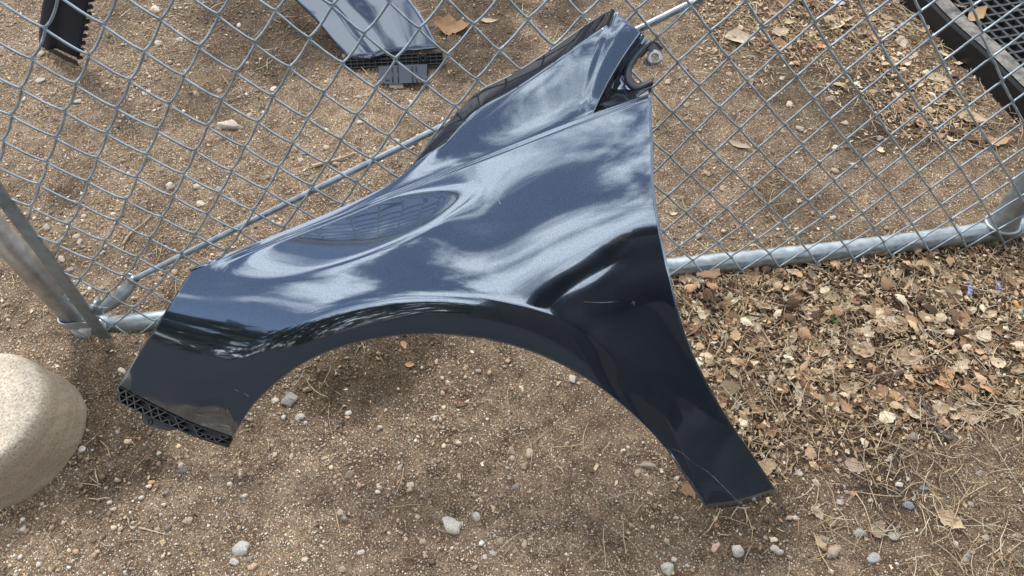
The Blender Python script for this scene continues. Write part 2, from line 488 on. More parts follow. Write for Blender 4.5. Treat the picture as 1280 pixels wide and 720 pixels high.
def gdens(x, y):
    cl = fbm(x, y, 9, 4, 55)
    left = np.clip(0.55 - x * 0.28, 0.25, 1.0)
    return np.clip((cl - 0.26) * 3.0, 0.05, 1) * left * (1 - 0.75 * cover(x, y))
scatter_rocks('fine_gravel', 84000, gdens, 0.0016, 0.0052, 2.2, (ico_v, ico_f), M_pebble, 'fine pale grit and small gravel strewn over the brown dirt')
def gdens2(x, y):
    cl = fbm(x, y, 6, 3, 155)
    left = np.clip(0.5 - x * 0.4, 0.12, 1.0)
    return np.clip((cl - 0.36) * 4.0, 0.03, 1) * left * (1 - 0.7 * cover(x, y))
scatter_rocks('coarse_gravel', 5200, gdens2, 0.0045, 0.0120, 3.0, (ico_v, ico_f), M_pebble, 'coarser pebbles mixed into the dirt, thickest behind the gate on the left', 0.2)

LEAFPAL = np.array([(0.56, 0.41, 0.25), (0.66, 0.52, 0.35), (0.36, 0.225, 0.13), (0.76, 0.65, 0.48), (0.15, 0.09, 0.055), (0.50, 0.34, 0.20), (0.54, 0.32, 0.18), (0.085, 0.052, 0.034)])
def leaf_shape(kind, r):
    """outline points (u along, v across), unit length"""
    if kind == 0:   # lobed oak-like
        n = 18; o = []
        for i in range(n):
            t = i / (n - 1); w = 0.30 * math.sin(math.pi * t ** 0.8) * (1 + 0.20 * math.cos(t * 17)) + 0.01
            o.append((t, w * r.uniform(.85, 1.1)))
    elif kind == 1:  # plain oval with ragged rim
        n = 12; o = [(i/(n-1), 0.27 * math.sin(math.pi * (i/(n-1)) ** 0.75) * r.uniform(.85, 1.15) + 0.006) for i in range(n)]
    elif kind == 2:  # broad maple-like piece
        n = 14; o = [(i/(n-1), (0.42 * math.sin(math.pi * (i/(n-1)) ** 0.7)) * r.uniform(.6, 1.15) + 0.006) for i in range(n)]
    else:           # long narrow
        n = 9; o = [(i/(n-1), 0.14 * math.sin(math.pi * (i/(n-1)) ** 0.8) * r.uniform(.8, 1.2) + 0.005) for i in range(n)]
    return o
def leaf_mesh(kind, seed):
    r = random.Random(seed)
    o1 = leaf_shape(kind, r); o2 = leaf_shape(kind, r)
    V = []; Fc = []
    n = len(o1); curl = r.uniform(0.3, 1.6); fold = r.uniform(0.05, 0.6); tw = r.uniform(-.5, .5)
    for i in range(n):
        t = o1[i][0]
        zc = curl * (t - 0.5) ** 2 * 0.8
        for v, e in ((o1[i][1], 1), (o1[i][1] * 0.5, 0), (0, 0), (-o2[i][1] * 0.5, 0), (-o2[i][1], 1)):
            z = zc + abs(v) * fold + v * tw * (t - .5) + (r.uniform(-.03, .03) if e else r.uniform(-.012, .012))
            V.append((t - 0.5, v, z))
    for i in range(n - 1):
        for k in range(4):
            a0 = i*5 + k
            Fc += [(a0, a0+1, a0+6), (a0, a0+6, a0+5)]
    V = np.array(V); V[:, 2] -= V[:, 2].min()
    return V, np.array(Fc)
leafbank = [leaf_mesh(k % 4 if k % 4 != 3 or k < 8 else 0, 100 + k) for k in range(12)]
def scatter_leaves(name, n, dens, smin, smax, pw, label, lift=0.012, tilt=0.45, simple=False):
    p = sample_area(n, dens)
    VV = []; TT_ = []; CC = []; off = 0
    Rm = rand_rot(n, tilt); Rm2 = rand_rot(n, tilt)
    s = smin + (smax - smin) * rng.random(n) ** pw
    z0 = gz(p[:, 0], p[:, 1]); cvv = cover(p[:, 0], p[:, 1])
    ci = rng.choice(len(LEAFPAL), n, p=np.array([.19, .16, .14, .11, .12, .12, .06, .10]))
    for i in range(n):
        if simple:                                  # crumbled leaf flake: bent polygon
            k = 5 + i % 3; a = np.sort(rng.uniform(0, 2*math.pi, k)); rr = rng.uniform(.25, .6, k)
            V = np.concatenate([[[0, 0, rng.uniform(.02, .18)]], np.stack([rr*np.cos(a), rr*np.sin(a)*.7, rng.uniform(0, .12, k)], 1)])
            T = np.array([(0, 1 + j, 1 + (j+1) % k) for j in range(k)])
        else:
            V, T = leafbank[i % len(leafbank)]
            V = V * (1, rng.uniform(.7, 1.2), rng.uniform(.5, 1.3) * rng.choice((-1, 1)))
            V = V - (0, 0, V[:, 2].min())
        V = (V * s[i]) @ Rm[i].T
        V = V - (0, 0, V[:, 2].min() * 0.75)
        V = V + (p[i, 0], p[i, 1], z0[i] + rng.random() * lift * cvv[i] + 0.0005)
        VV.append(V); TT_.append(T + off); off += len(V)
        cc = LEAFPAL[ci[i]] * rng.uniform(.7, 1.2)
        CC.append(np.tile(np.append(np.clip(cc, 0, .8), 1), (len(V), 1)))
    o = fast_mesh(name, np.concatenate(VV), np.concatenate(TT_), M_leaf, np.concatenate(CC), not simple)
    return tag(o, label, 'leaf litter', kind='stuff')
ldens = lambda x, y: np.clip(cover(x, y), 0, 1) ** 1.5
ldens2 = lambda x, y: np.clip(cover(x, y) + 0.012 + 0.05 * (fbm(x, y, 6, 3, 5) > .52), 0, 1)
scatter_leaves('leaf_litter', 1500, ldens, 0.010, 0.036, 2.4, 'dense litter of brown and tan dead leaves below the gate rail')
scatter_leaves('leaf_crumbs', 28000, ldens2, 0.003, 0.015, 1.9, 'crumbled bits of dead leaf among the litter and dirt', 0.01, 0.7, True)
def scatter_straw(name, n, dens, lmin, lmax, rad, label, pal, lift=0.012):
    p = sample_area(n, dens); VV = []; TT_ = []; CC = []; off = 0
    z0 = gz(p[:, 0], p[:, 1])
    for i in range(n):
        L = lmin + (lmax - lmin) * rng.random() ** 2; a = rng.uniform(0, 2*math.pi); k = 5
        t = np.linspace(-.5, .5, k); bend = rng.uniform(-.25, .25)
        x = t * L; y = bend * L * (t**2) * 2 + rng.normal(0, .012, k) * L
        X = p[i, 0] + x*math.cos(a) - y*math.sin(a); Y = p[i, 1] + x*math.sin(a) + y*math.cos(a)
        Z = gz(X, Y) * .5 + z0[i] * .5 + 0.002 + rng.random() * lift * (1 + t * rng.uniform(-1, 1) * 1.5)
        r = rad * rng.uniform(.5, 1.2) * np.array([.6, 1, 1, .9, .35])
        V, Fc = [], []
        d = np.array([-math.sin(a), math.cos(a), 0])
        P = np.stack([X, Y, Z], 1)
        for j in range(k):
            V += [P[j] + d*r[j], P[j] - d*r[j], P[j] + (0, 0, 1.4*r[j])]
        for j in range(k-1):
            for q in range(3):
                q2 = (q+1) % 3; A = 3*j
                Fc += [(A+q, A+q2, A+3+q2), (A+q, A+3+q2, A+3+q)]
        VV.append(np.array(V)); TT_.append(np.array(Fc) + off); off += len(V)
        c = np.array(pal[rng.integers(len(pal))]) * rng.uniform(.75, 1.15)
        CC.append(np.tile(np.append(c, 1), (len(V), 1)))
    o = fast_mesh(name, np.concatenate(VV), np.concatenate(TT_), M_straw, np.concatenate(CC))
    return tag(o, label, 'straw', kind='stuff')
sdens = lambda x, y: np.clip(cover(x, y) * .9 + 0.5 * np.clip((x - .25) * 3, 0, 1) * (y < -.1) + 0.02 + 0.08 * (fbm(x, y, 5, 3, 8) > .54), 0, 1)
scatter_straw('dry_straw', 9500, sdens, 0.012, 0.075, 0.0008, 'dry pale grass stems and pine needles lying in the litter', [(.66, .53, .35), (.56, .42, .26), (.36, .23, .14), (.74, .64, .47)])
scatter_straw('dark_needles', 3000, sdens, 0.01, 0.045, 0.0005, 'thin dark rootlets and needles in the dirt', [(.12, .07, .045), (.2, .11, .06), (.09, .06, .05)], .006)

# ------------------------------------------------------------------ chain link gate
gate = empty('chain_link_gate', (0, 0.0, 0.02))
tag(gate, 'galvanised chain link gate panel standing behind the fender', 'gate')
SAG = np.array([[0.01365, 0.30467], [0.75289, -0.00313], [0.02407, -0.3042], [-0.00356, 0.00671], [0.00799, -0.00259], [-0.02133, -0.0003], [0.0044, 0.00125], [-0.0102, 0.00054], [0.01995, 0.00493], [-0.03255, 0.00238]])
LIN = np.array([[-2.24902245e-03, 3.09959344e-01], [7.60084078e-01, 2.20547368e-04], [-3.97101313e-03, -2.98313031e-01]])
def lattice(u, v):                                  # knuckle position in the gate plane (sideways, up)
    u = (np.asarray(u, float) - 18) / 20; v = (np.asarray(v, float) - 7) / 7
    lin = LIN[0] + u[..., None] * LIN[1] + v[..., None] * LIN[2]
    uc = np.clip(u, -1.15, 1.4); vc = np.clip(v, -1.1, 1.05)
    T = np.stack([uc**0, uc, vc, uc*uc, uc*vc, vc*vc, uc**3, uc*uc*vc, uc*vc*vc, vc**3], -1)
    return lin + T @ SAG - (LIN[0] + uc[..., None] * LIN[1] + vc[..., None] * LIN[2])
WR = 0.0021
WOFF = 0.026                                        # mesh hangs in front of the frame tubes
def wire_path(i, v0=-26, v1=14):
    vs = np.arange(v0, v1 + 1); P = []; SIDE = []
    # nodes alternate between column i (same parity) and i + 1
    us = np.where((vs - i) % 2 == 0, i, i + 1)
    L = lattice(us, vs)
    jit = rng.normal(0, 0.0007, L.shape); L = L + jit
    for k in range(len(vs) - 1):
        a, b = L[k], L[k+1]; right = us[k+1] > us[k]
        for q in range(7):
            t = q / 7
            s = t + 0.10 * math.sin(2*math.pi*t) * -0.35
            p = a * (1 - s) + b * s
            # bow of the strand and the hook past the knuckle
            e = math.exp(-((t) / 0.10) ** 2) + math.exp(-((1 - t) / 0.10) ** 2)
            out_a = (-1 if not right else 1)
            hook = WR * 0.9 * (math.exp(-(t/0.12)**2) * (-out_a) + math.exp(-((1-t)/0.12)**2) * out_a)
            depth = (WR * 1.6) * (1 if right else -1) * math.sin(math.pi * min(1, max(0, t))) ** 0.5
            sag = math.sin(math.pi * t) * (0.0012 if right else 0.0042)
            P.append((p[0] + hook, p[1] - sag, depth))
    P.append((L[-1][0], L[-1][1], 0.0))
    P = np.array(P)
    return C + GK * (np.array([(p[0], 0, 0) for p in P]) + P[:, 1:2] * FU + (P[:, 2:3]) * FN - C)
for i in range(-5, 56):
    pth = wire_path(i)
    w = tube('wire', pth, WR, M_wire, gate, 5, True)
# frame
def shift(p, back): return np.asarray(p) - FN * back
railA, railB = fp(122, 408), fp(858, 332)
railC = fp(1249, 291)
def on(x, y, back=WOFF): return fp(x, y, -back)
rail_path = [on(120, 410), on(300, 388), on(860, 332), on(1060, 312), on(1249, 288), on(1420, 272), on(1900, 228)]
tube('bottom_rail', curve(rail_path, 24), 0.0205, M_rail, gate, 24)
pb = on(112, 418); 
up = lambda x, y: np.asarray(fp(x, y, -WOFF))
p0, p1 = on(110, 414), on(-22, 270)
dirp = (p1 - p0) / np.linalg.norm(p1 - p0)
tube('post', [p0 - dirp * 0.004, p0 + dirp * 0.3, p0 + dirp * 1.75], 0.0235, M_post, gate, 24)
# right upright with coped foot
q0, q1 = on(1250, 285), on(1292, 215)
dirq = (q1 - q0) / np.linalg.norm(q1 - q0)
upr = tube('upright', [q0, q0 + dirq * 0.02, q0 + dirq*0.045, q0 + dirq * 0.09, q0 + dirq * 1.7], [0.034, 0.029, 0.024, 0.021, 0.0205], M_rail, gate, 24)
tube('top_rail', [p0 + dirp * 1.75, q0 + dirq * 1.7], 0.0205, M_rail, gate, 18)
# weld bead round the coped joint
ring = [q0 + dirq * 0.012 + 0.031 * (math.cos(a) * np.array([1, 0, 0]) + math.sin(a) * np.cross(dirq, (1, 0, 0))) for a in np.linspace(0, 2*math.pi, 25)]
tube('weld_bead', ring, 0.004, M_rail, gate, 6, False)
# flat tension bar in front of the post
bA, bB = fp(136, 428, 0.004), fp(-2, 240, 0.004)
db = (bB - bA) / np.linalg.norm(bB - bA); wd = np.cross(db, FN); wd /= np.linalg.norm(wd)
MB().strip([bA, bA + db * 0.3, bA + db * 1.75], wd, 0.024, FN, 0.006).obj('tension_bar', M_bar, gate, False, 0.001)
# dark channel between post and bar
cA, cB = on(116, 400, 0.012), on(-8, 232, 0.012)
# tension band: strap round the post with a bolt
cen = on(100, 394); cen = p0 + dirp * np.dot(cen - p0, dirp)
side = np.cross(dirp, FN); side /= np.linalg.norm(side)
if side[0] < 0: side = -side
pts = []
for a_deg in np.linspace(-250, -20, 20):
    a = math.radians(a_deg)
    pts.append(cen + 0.0235 * (math.cos(a) * side + math.sin(a) * -FN * -1 * -1))
pts = [cen + 0.0275 * (math.cos(a) * side - math.sin(a) * FN) for a in np.radians(np.linspace(40, 270, 18))]
pts += [cen + FN * 0.0275 + side * 0.012, cen + FN * 0.0290 + side * 0.028, cen + FN * 0.031 + side * 0.040]
nd = np.gradient(np.array(pts), axis=0); nd = np.cross(nd, dirp); nd /= np.linalg.norm(nd, axis=1, keepdims=True)
tb = MB().strip(pts, dirp, 0.016, nd, 0.003).obj('tension_band', M_rail, gate)
bc = fp(118, 382, 0.012)
tube('bolt', [bc - FN * 0.02, bc + FN * 0.006], 0.005, M_rail, gate, 8)
tube('nut', [bc - FN * 0.002 + FN * 0.004, bc + FN * 0.009], 0.0085, M_rail, gate, 6)
# tie wire twisted beside the bolt
tw = [bc + side * (0.012 + 0.008 * math.sin(k * 1.3)) + dirp * (0.02 - 0.005 * k) + FN * 0.004 * math.cos(k * 1.3) for k in range(12)]
tube('tie_wire', curve(tw, 50), 0.0013, M_wire, gate, 5)
# corner fitting joining rail and post
cf = on(112, 412)
tube('corner_fitting', [cf - dirp * 0.012, cf, cf + dirp * 0.03], [0.024, 0.0285, 0.0285], M_post, gate, 20)
dr = (on(300, 388) - on(120, 410)); dr /= np.linalg.norm(dr)
tube('rail_collar', [on(122, 409), on(122, 409) + dr * 0.03], 0.0240, M_rail, gate, 20)
# diagonal truss rod and its curled strap
r0, r1 = fp(166, 350, -0.012), fp(868, 2, -0.012)
dd = (r1 - r0) / np.linalg.norm(r1 - r0)
rr = tube('truss_rod', [r0 + dd * t for t in (0, .02, .4, .8, 1.2, 1.7)], 0.0058, M_rod, gate, 10)
sp_ = [on(112, 388, .02), on(124, 386, .012), on(140, 378, .008), on(154, 367, .010), on(163, 356, .014), on(167, 346, .020), on(160, 341, .026)]
pth = curve(sp_, 18)
tg = np.gradient(pth, axis=0); tg /= np.linalg.norm(tg, axis=1, keepdims=True)
sd_ = np.array([FN] * len(pth)); wv = np.cross(tg, sd_); wv /= np.linalg.norm(wv, axis=1, keepdims=True)
wv2 = 0.75 * wv + 0.65 * sd_; wv2 /= np.linalg.norm(wv2, axis=1, keepdims=True)
nv = np.cross(tg, wv2)
MB().strip(pth, wv2, 0.026, nv, 0.003).obj('rod_bracket', M_rail, gate, True)
tube('rod_nut', [r0 - dd * .004, r0 + dd * .008], 0.0088, M_rail, gate, 6)

# ------------------------------------------------------------------ the fender
NS, NT = 241, 97
C1 = catmull([(238, 340), (330, 304), (420, 270), (500, 236), (600, 196), (742, 141), (812, 117)], [0, .16, .32, .46, .64, .88, 1], NS)
nL, nR = 36, 31
foot = catmull([(147, 482), (190, 506), (240, 530), (290, 548)], [0, .33, .66, 1], nL + 1)
arch = catmull([(290, 548), (318, 505), (370, 460), (430, 433), (500, 420), (560, 419), (620, 427), (680, 446), (740, 478), (790, 517), (830, 558), (860, 600), (885, 636)],
               np.cumsum([0, 52, 68, 66, 71, 60, 61, 63, 68, 63, 57, 52, 44]), NS - nL - nR)
tipc = catmull([(885, 636), (930, 629), (972, 617)], [0, .5, 1], nR + 1)
C4 = np.vstack([foot[:-1], arch, tipc[1:]])
Sv = np.linspace(0, 1, NS); Tv = np.linspace(0, 1, NT) ** 1.35
Rt = catmull([(812, 117), (815, 180), (817, 240), (833, 330), (858, 425), (900, 510), (940, 570), (972, 617)], np.cumsum([0, 63, 60, 91, 98, 95, 72, 56]), 400)
Rt = np.stack([np.interp(Tv, np.linspace(0, 1, 400), Rt[:, k]) for k in (0, 1)], 1)
kk = np.arange(-45, 46); gk = np.exp(-(kk / 16.0) ** 2 / 2); gk /= gk.sum()
pad = np.vstack([2 * C4[0] - C4[45:0:-1], C4, 2 * C4[-1] - C4[-2:-47:-1]])
C4s = np.stack([np.convolve(pad[:, c], gk, 'valid') for c in (0, 1)], 1)
bt = np.clip((Tv - .70) / .30, 0, 1); bt = (bt * bt * (3 - 2 * bt))[None, :, None]
G = C1[:, None] * (1 - Tv[None, :, None]) + (C4s[:, None] * (1 - bt) + C4[:, None] * bt) * Tv[None, :, None]
G += (Rt - (C1[-1] * (1 - Tv[:, None]) + C4[-1] * Tv[:, None]))[None] * (Sv ** 3)[:, None, None]
# where each stretch of the panel faces: elevation and azimuth of the view it mirrors, along (rows) and down (columns)
def smooth1(xs, ys, x):                             # shape-preserving cubic through table values
    xs = np.asarray(xs, float); ys = np.asarray(ys, float); h = np.diff(xs); d = np.diff(ys, axis=0) / h[:, None]
    m = np.zeros_like(ys); m[0] = d[0]; m[-1] = d[-1]
    a, b = d[:-1], d[1:]; m[1:-1] = np.where(a * b > 0, 2 * a * b / (a + b + 1e-12), 0)
    k = np.clip(np.searchsorted(xs, x, side='right') - 1, 0, len(xs) - 2); u = ((x - xs[k]) / h[k])[:, None]; H = h[k][:, None]
    return (2*u**3 - 3*u**2 + 1)*ys[k] + (u**3 - 2*u**2 + u)*H*m[k] + (-2*u**3 + 3*u**2)*ys[k+1] + (u**3 - u**2)*H*m[k+1]
def table(sr, tc_, vals, s, t):
    return smooth1(tc_, smooth1(sr, np.array(vals, float), s).T, t).T
SR = [0, .16, .32, .5, .68, .85, 1]; TC = [0, .25, .5, .75, 1]
REL = [[58, 32, 8, 1, -3], [76, 52, 20, 4, -1], [90, 84, 58, 34, 16], [96, 84, 64, 42, 22], [95, 82, 60, 36, 14], [94, 70, 28, 5, -2], [92, 54, 13, 1, -3]]
RAZ = [[-50, -55, -58, -59, -60], [-40, -45, -50, -52, -52], [-36, -40, -41, -38, -34], [-34, -33, -31, -29, -27], [-29, -26, -24, -22, -21], [-20, -18, -16, -15, -15], [-10, -11, -12, -12, -12]]
REL2 = [[86, 84, 84, 84, 84], [90, 92, 94, 96, 96], [92, 96, 98, 100, 102], [84, 84, 86, 90, 92], [68, 60, 58, 64, 76], [62, 54, 54, 62, 78], [60, 52, 52, 60, 74]]
RAZ2 = [[-36]*5, [-35]*5, [-33]*5, [-32]*5, [-28, -27, -26, -25, -24], [-20, -19, -18, -17, -17], [-12, -10, -9, -9, -9]]
def even_out(G, f, sig):                           # local linear regression over the panel: no kinks from the grid
    Q = G.reshape(-1, 2); sel = G[::6, ::6].reshape(-1, 2); v = f[::6, ::6].reshape(-1, f.shape[-1]); out_ = []
    for c in range(0, len(Q), 4000):
        d = sel[None] - Q[c:c + 4000, None]; w = np.exp(-(d ** 2).sum(-1) / (2 * sig * sig)) + 1e-9
        A = np.concatenate([np.ones(d.shape[:2] + (1,)), d / sig], -1)
        M = np.einsum('qn,qna,qnb->qab', w, A, A) + np.eye(3) * 1e-4; B = np.einsum('qn,qna,nk->qak', w, A, v)
        out_.append(np.linalg.solve(M, B)[:, 0])
    return np.concatenate(out_).reshape(f.shape)
def curvedist(G, c):
    Q = G.reshape(-1, 2); d = np.full(len(Q), 1e9)
    for a in c: d = np.minimum(d, ((Q - a) ** 2).sum(1))
    return np.sqrt(d).reshape(G.shape[:-1])
def facing(G, rel, raz):
    v = rays(G); v /= np.linalg.norm(v, axis=-1, keepdims=True)
    e, a = np.radians(rel), np.radians(raz)
    r = np.stack([np.sin(a), -np.cos(e) * np.cos(a), np.sin(e) * np.cos(a)], -1)
    n = r - v
    return n / np.linalg.norm(n, axis=-1, keepdims=True)
def solve_depth(G, Nn, anch, iters=2500):
    """surface whose slopes follow the wanted normals, held at a few anchor points"""
    Rr = rays(G); E = []
    for ax in (0, 1):
        a = [slice(None)] * 2; b = [slice(None)] * 2; a[ax] = slice(0, -1); b[ax] = slice(1, None); a = tuple(a); b = tuple(b)
        n = Nn[a] + Nn[b]; n /= np.linalg.norm(n, axis=-1, keepdims=True)
        w = 1 / np.sqrt(np.linalg.norm(G[a] - G[b], axis=-1) + .3)
        E.append((a, b, (n * Rr[a]).sum(-1) * w, (n * Rr[b]).sum(-1) * w))
    aw = np.zeros(G.shape[:2]); ad = np.zeros(G.shape[:2])
    for (i, j, d, w) in anch: aw[i, j] += w; ad[i, j] = d
    def AtA(d):
        o = aw * d
        for a, b, ca, cb in E:
            r = ca * d[a] - cb * d[b]; o[a] += ca * r; o[b] -= cb * r
        return o
    d = np.full(G.shape[:2], 1.2); diag = aw.copy()
    for a, b, ca, cb in E: diag[a] += ca * ca; diag[b] += cb * cb
    r = aw * ad - AtA(d); z = r / diag; p = z.copy(); rz = (r * z).sum()
    for it in range(iters):
        Ap = AtA(p); al = rz / (p * Ap).sum(); d = d + al * p; r = r - al * Ap
        z = r / diag; rz2 = (r * z).sum()
        if rz2 < 1e-17: break
        p = z + rz2 / rz * p; rz = rz2
    return d
def dep(px, ax, val):
    d = rays(np.array(px, float)); return (val - C[ax]) / d[ax]
LD = curvedist(G, C4[nL:NS - nR][::2])
fl = even_out(G, np.stack([table(SR, TC, REL, Sv, Tv), table(SR, TC, RAZ, Sv, Tv)], -1), 34)
crease_w = 47
lip = 0.5 - 0.5 * np.tanh((LD - crease_w) / 7.0)
ca_, sa_ = math.cos(R(-19)), math.sin(R(-19))
ox, oy = G[..., 0] - 432, G[..., 1] - 295
oe = np.sqrt(((ox * ca_ + oy * sa_) / 152) ** 2 + ((-ox * sa_ + oy * ca_) / 31) ** 2)
dent = 0.5 - 0.5 * np.tanh((oe - 1.0) / 0.13)
rel = fl[..., 0] - (5 + 36 * np.exp(-((Sv[:, None] - .5) / .25) ** 2)) * lip + 40 * dent
RD = curvedist(G, C1)
rel = rel - 75 * np.exp(-((RD - 3.0) / 1.8) ** 2) * np.clip((Sv[:, None] - .05) * 6, 0, 1)   # pressed groove under the ridge
Nw = facing(G, rel, fl[..., 1])
anch = [(k, 0, dep(C1[k], 1, -.085 + .055 * k / NS), .006) for k in range(NS)]
anch += [(k, NT-1, dep(C4[k], 2, 0.11 - .06 * k / nL), .006) for k in range(nL + 1)]
anch += [(k, NT-1, dep(C4[k], 2, .03), .006) for k in range(NS - nR + 12, NS)]
D = solve_depth(G, Nw, anch)
BX = C + D[..., None] * rays(G)
# shelf above the ridge
k88 = int(round(.88 * (NS - 1))) + 1
MT = 49
C0 = np.vstack([catmull([(237, 337), (330, 299), (420, 262), (490, 228), (517, 204), (545, 170), (580, 130), (600, 112), (640, 92), (690, 60), (730, 32), (765, 10)],
                        [0, .16, .32, .44, .49, .55, .61, .65, .70, .77, .82, .845], k88 - 9), [(765 + 38 * i / 9, 10 + 32 * i / 9) for i in range(1, 10)]])
Tm = np.linspace(0, 1, MT)
LB = catmull([(742, 141), (760, 106), (780, 74), (803, 42)], [0, .33, .66, 1], MT)
sv2 = np.linspace(0, 1, k88)
JF = 38                                             # grid row of the fold between shelf and upper flange
f_ = np.clip(np.where(sv2 > .5, 22.0 / (np.linalg.norm(C0 - C1[:k88], axis=1) + 1e-6), 0), 0, .4)
w_ = np.clip((sv2 - .52) / .14, 0, 1); f_ = .03 + (f_ - .03) * w_ * w_ * (3 - 2 * w_)
f_ *= 1 - .96 * np.clip((np.arange(k88) - (k88 - 9)) / 3.0, 0, 1)
jj = np.arange(MT)
T2 = np.where(jj[None] <= JF, jj[None] / JF * (1 - f_[:, None]), 1 - f_[:, None] + (jj[None] - JF) / (MT - 1 - JF) * f_[:, None])
LBi = np.stack([np.interp(T2[-1], Tm, LB[:, c]) for c in (0, 1)], 1)
G2 = C1[:k88][:, None] * (1 - T2[..., None]) + C0[:, None] * T2[..., None]
G2 += (LBi - (C1[k88-1] * (1 - T2[-1][:, None]) + C0[-1] * T2[-1][:, None]))[None] * (sv2 ** 6)[:, None, None]
s2 = np.linspace(0, 1, k88)
fl2 = np.stack([table(SR, TC, REL2, s2, Tm), table(SR, TC, RAZ2, s2, Tm)], -1)
ED = curvedist(G2, C0[int(k88 * .56):k88 - 8])
band = (jj[None] >= JF) * np.clip((sv2[:, None] - .5) / .12, 0, 1) * np.clip((k88 - 10 - np.arange(k88)[:, None]) / 8.0, 0, 1)
fl2[..., 0] += band * 48
Nw2 = facing(G2, fl2[..., 0], fl2[..., 1])
D2 = solve_depth(G2, Nw2, [(i, 0, D[i, 0], 50) for i in range(k88)])
SX = C + D2[..., None] * rays(G2)
fender = empty('car_fender', (-0.1, -0.2, 0.0))
tag(fender, 'dark blue-grey metallic car fender leaning on the chain link gate', 'car fender')
Vb = list(BX.reshape(-1, 3)); Fb = []
for i in range(NS - 1):
    for j in range(NT - 1):
        Fb.append((i*NT + j, i*NT + j + 1, (i+1)*NT + j + 1, (i+1)*NT + j))
off = len(Vb)
sid = np.zeros((k88, MT), int)
for i in range(k88):
    for j in range(MT):
        if j == 0: sid[i, j] = i * NT
        else: sid[i, j] = len(Vb); Vb.append(SX[i, j])
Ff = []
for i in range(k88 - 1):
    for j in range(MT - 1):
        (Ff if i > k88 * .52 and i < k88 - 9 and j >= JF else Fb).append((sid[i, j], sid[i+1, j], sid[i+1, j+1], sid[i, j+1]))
body = under(mesh_obj('body_panel', Vb, Fb, M_paint), fender)
M_shaded_flange = paint('shaded_flange_paint', (.008, .010, .014), (.022, .027, .036))  # panel paint darkened: a dark reflection put into the colour
M_shaded_flange.node_tree.nodes['Principled BSDF'].inputs['Coat IOR'].default_value = 1.35
M_shaded_flange.node_tree.nodes['Principled BSDF'].inputs['Metallic'].default_value = .3
M_shaded_flange.node_tree.nodes['Principled BSDF'].inputs['Specular IOR Level'].default_value = .2
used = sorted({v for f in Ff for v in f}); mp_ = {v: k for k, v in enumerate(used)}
fo = under(mesh_obj('upper_flange', [Vb[v] for v in used], [tuple(mp_[v] for v in f) for f in Ff], M_shaded_flange), fender)
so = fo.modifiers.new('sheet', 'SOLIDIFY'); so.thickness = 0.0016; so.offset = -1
so = body.modifiers.new('sheet', 'SOLIDIFY'); so.thickness = 0.0016; so.offset = -1
# surface normals of the built panel, for things set on it
def surf_normals(X):
    du = np.gradient(X, axis=0); dv = np.gradient(X, axis=1); n = np.cross(du, dv)
    n /= np.linalg.norm(n, axis=-1, keepdims=True) + 1e-12
    s = np.sign((n * (C - X)).sum(-1, keepdims=True)); return n * s
NB = surf_normals(BX); NSf = surf_normals(SX)
print("FENDER", SX[k88-10,-1].round(3), SX[k88*3//4,-1].round(3), SX[k88//2,-1].round(3), SX[...,1].max().round(3))
def at_surface(px, lift=0.0):                       # point of the panel seen at a photo pixel
    d = ((G - np.array(px)) ** 2).sum(-1); i, j = np.unravel_index(d.argmin(), d.shape)
    n = NB[i, j]; dr = rays(px); q = BX[i, j]
    return C + dr * (np.dot(n, q - C) / np.dot(n, dr)) + n * lift, n
# return flange folded behind the wheel arch
V = []; Fc = []
ai = list(range(nL, NS - nR + 1))
inn = -NB[:, -1]
for q, i in enumerate(ai):
    e = BX[i, -1]; tdir = BX[min(i+1, NS-1), -1] - BX[max(i-1, 0), -1]; tdir /= np.linalg.norm(tdir)
    for k_, (a, d) in enumerate(((0.0, 0.0), (0.0006, 0.0025), (0.0010, 0.0045), (0.0030, 0.0065))):
        outd = np.cross(tdir, NB[i, -1]); outd *= np.sign(np.dot(outd, BX[i, -8] - e))
        V.append(e + outd * a + inn[i] * d)
for q in range(len(ai) - 1):
    for k_ in range(3):
        Fc.append((q*4 + k_, q*4 + k_ + 1, q*4 + 5 + k_, q*4 + 4 + k_))
under(mesh_obj('arch_flange', V, Fc, M_paint), fender)
# rear edge hem
V, Fc = tube_mesh(BX[-1, ::3] - NB[-1, ::3] * 0.0016, 0.0016, 6)
under(mesh_obj('rear_hem', V, Fc, M_paint), fender)
# recessed corner with mounting ring and bolt tab at the rear top
base_q = SX[-1]                                     # from ridge up to the corner
def near(px, lift):                                 # point in the plane of the corner, pushed back
    nn = NSf[-1, MT//2]; q = SX[-1, MT//2] + nn * lift
    dr = rays(px); return C + dr * (np.dot(nn, q - C) / np.dot(nn, dr))
lineA = [SX[-1, j] for j in range(0, MT, 6)]
nA = len(lineA)
px_mid = curve([(747, 139), (757, 120), (772, 99), (787, 78), (806, 46)], nA)
px_out = curve([(772, 131), (792, 119), (786, 100), (790, 76), (812, 50)], nA)
V = []; Fc = []
rows = [lineA, [p - NSf[-1, min(6*k, MT-1)] * 0.004 for k, p in enumerate(lineA)], [near(p, -0.020) for p in px_mid], [near(p, -0.016) for p in px_out]]
for r_ in rows: V += list(r_)
for a in range(3):
    for k in range(nA - 1):
        Fc.append((a*nA + k, a*nA + k + 1, (a+1)*nA + k + 1, (a+1)*nA + k))
under(mesh_obj('corner_recess', V, Fc, M_paint), fender)
po = curve([(813, 48), (799, 58), (786, 74), (779, 92), (783, 107), (795, 115), (808, 110), (817, 105)], 26)
pi_ = curve([(816, 53), (808, 62), (798, 74), (790, 88), (791, 98), (799, 104), (808, 101), (817, 97)], 26)
V = []; Fc = []
for lift, cc_ in ((-0.016, po), (-0.011, po * .65 + pi_ * .35), (-0.011, po * .2 + pi_ * .8), (-0.018, pi_)):
    V += [near(p, lift) for p in cc_]
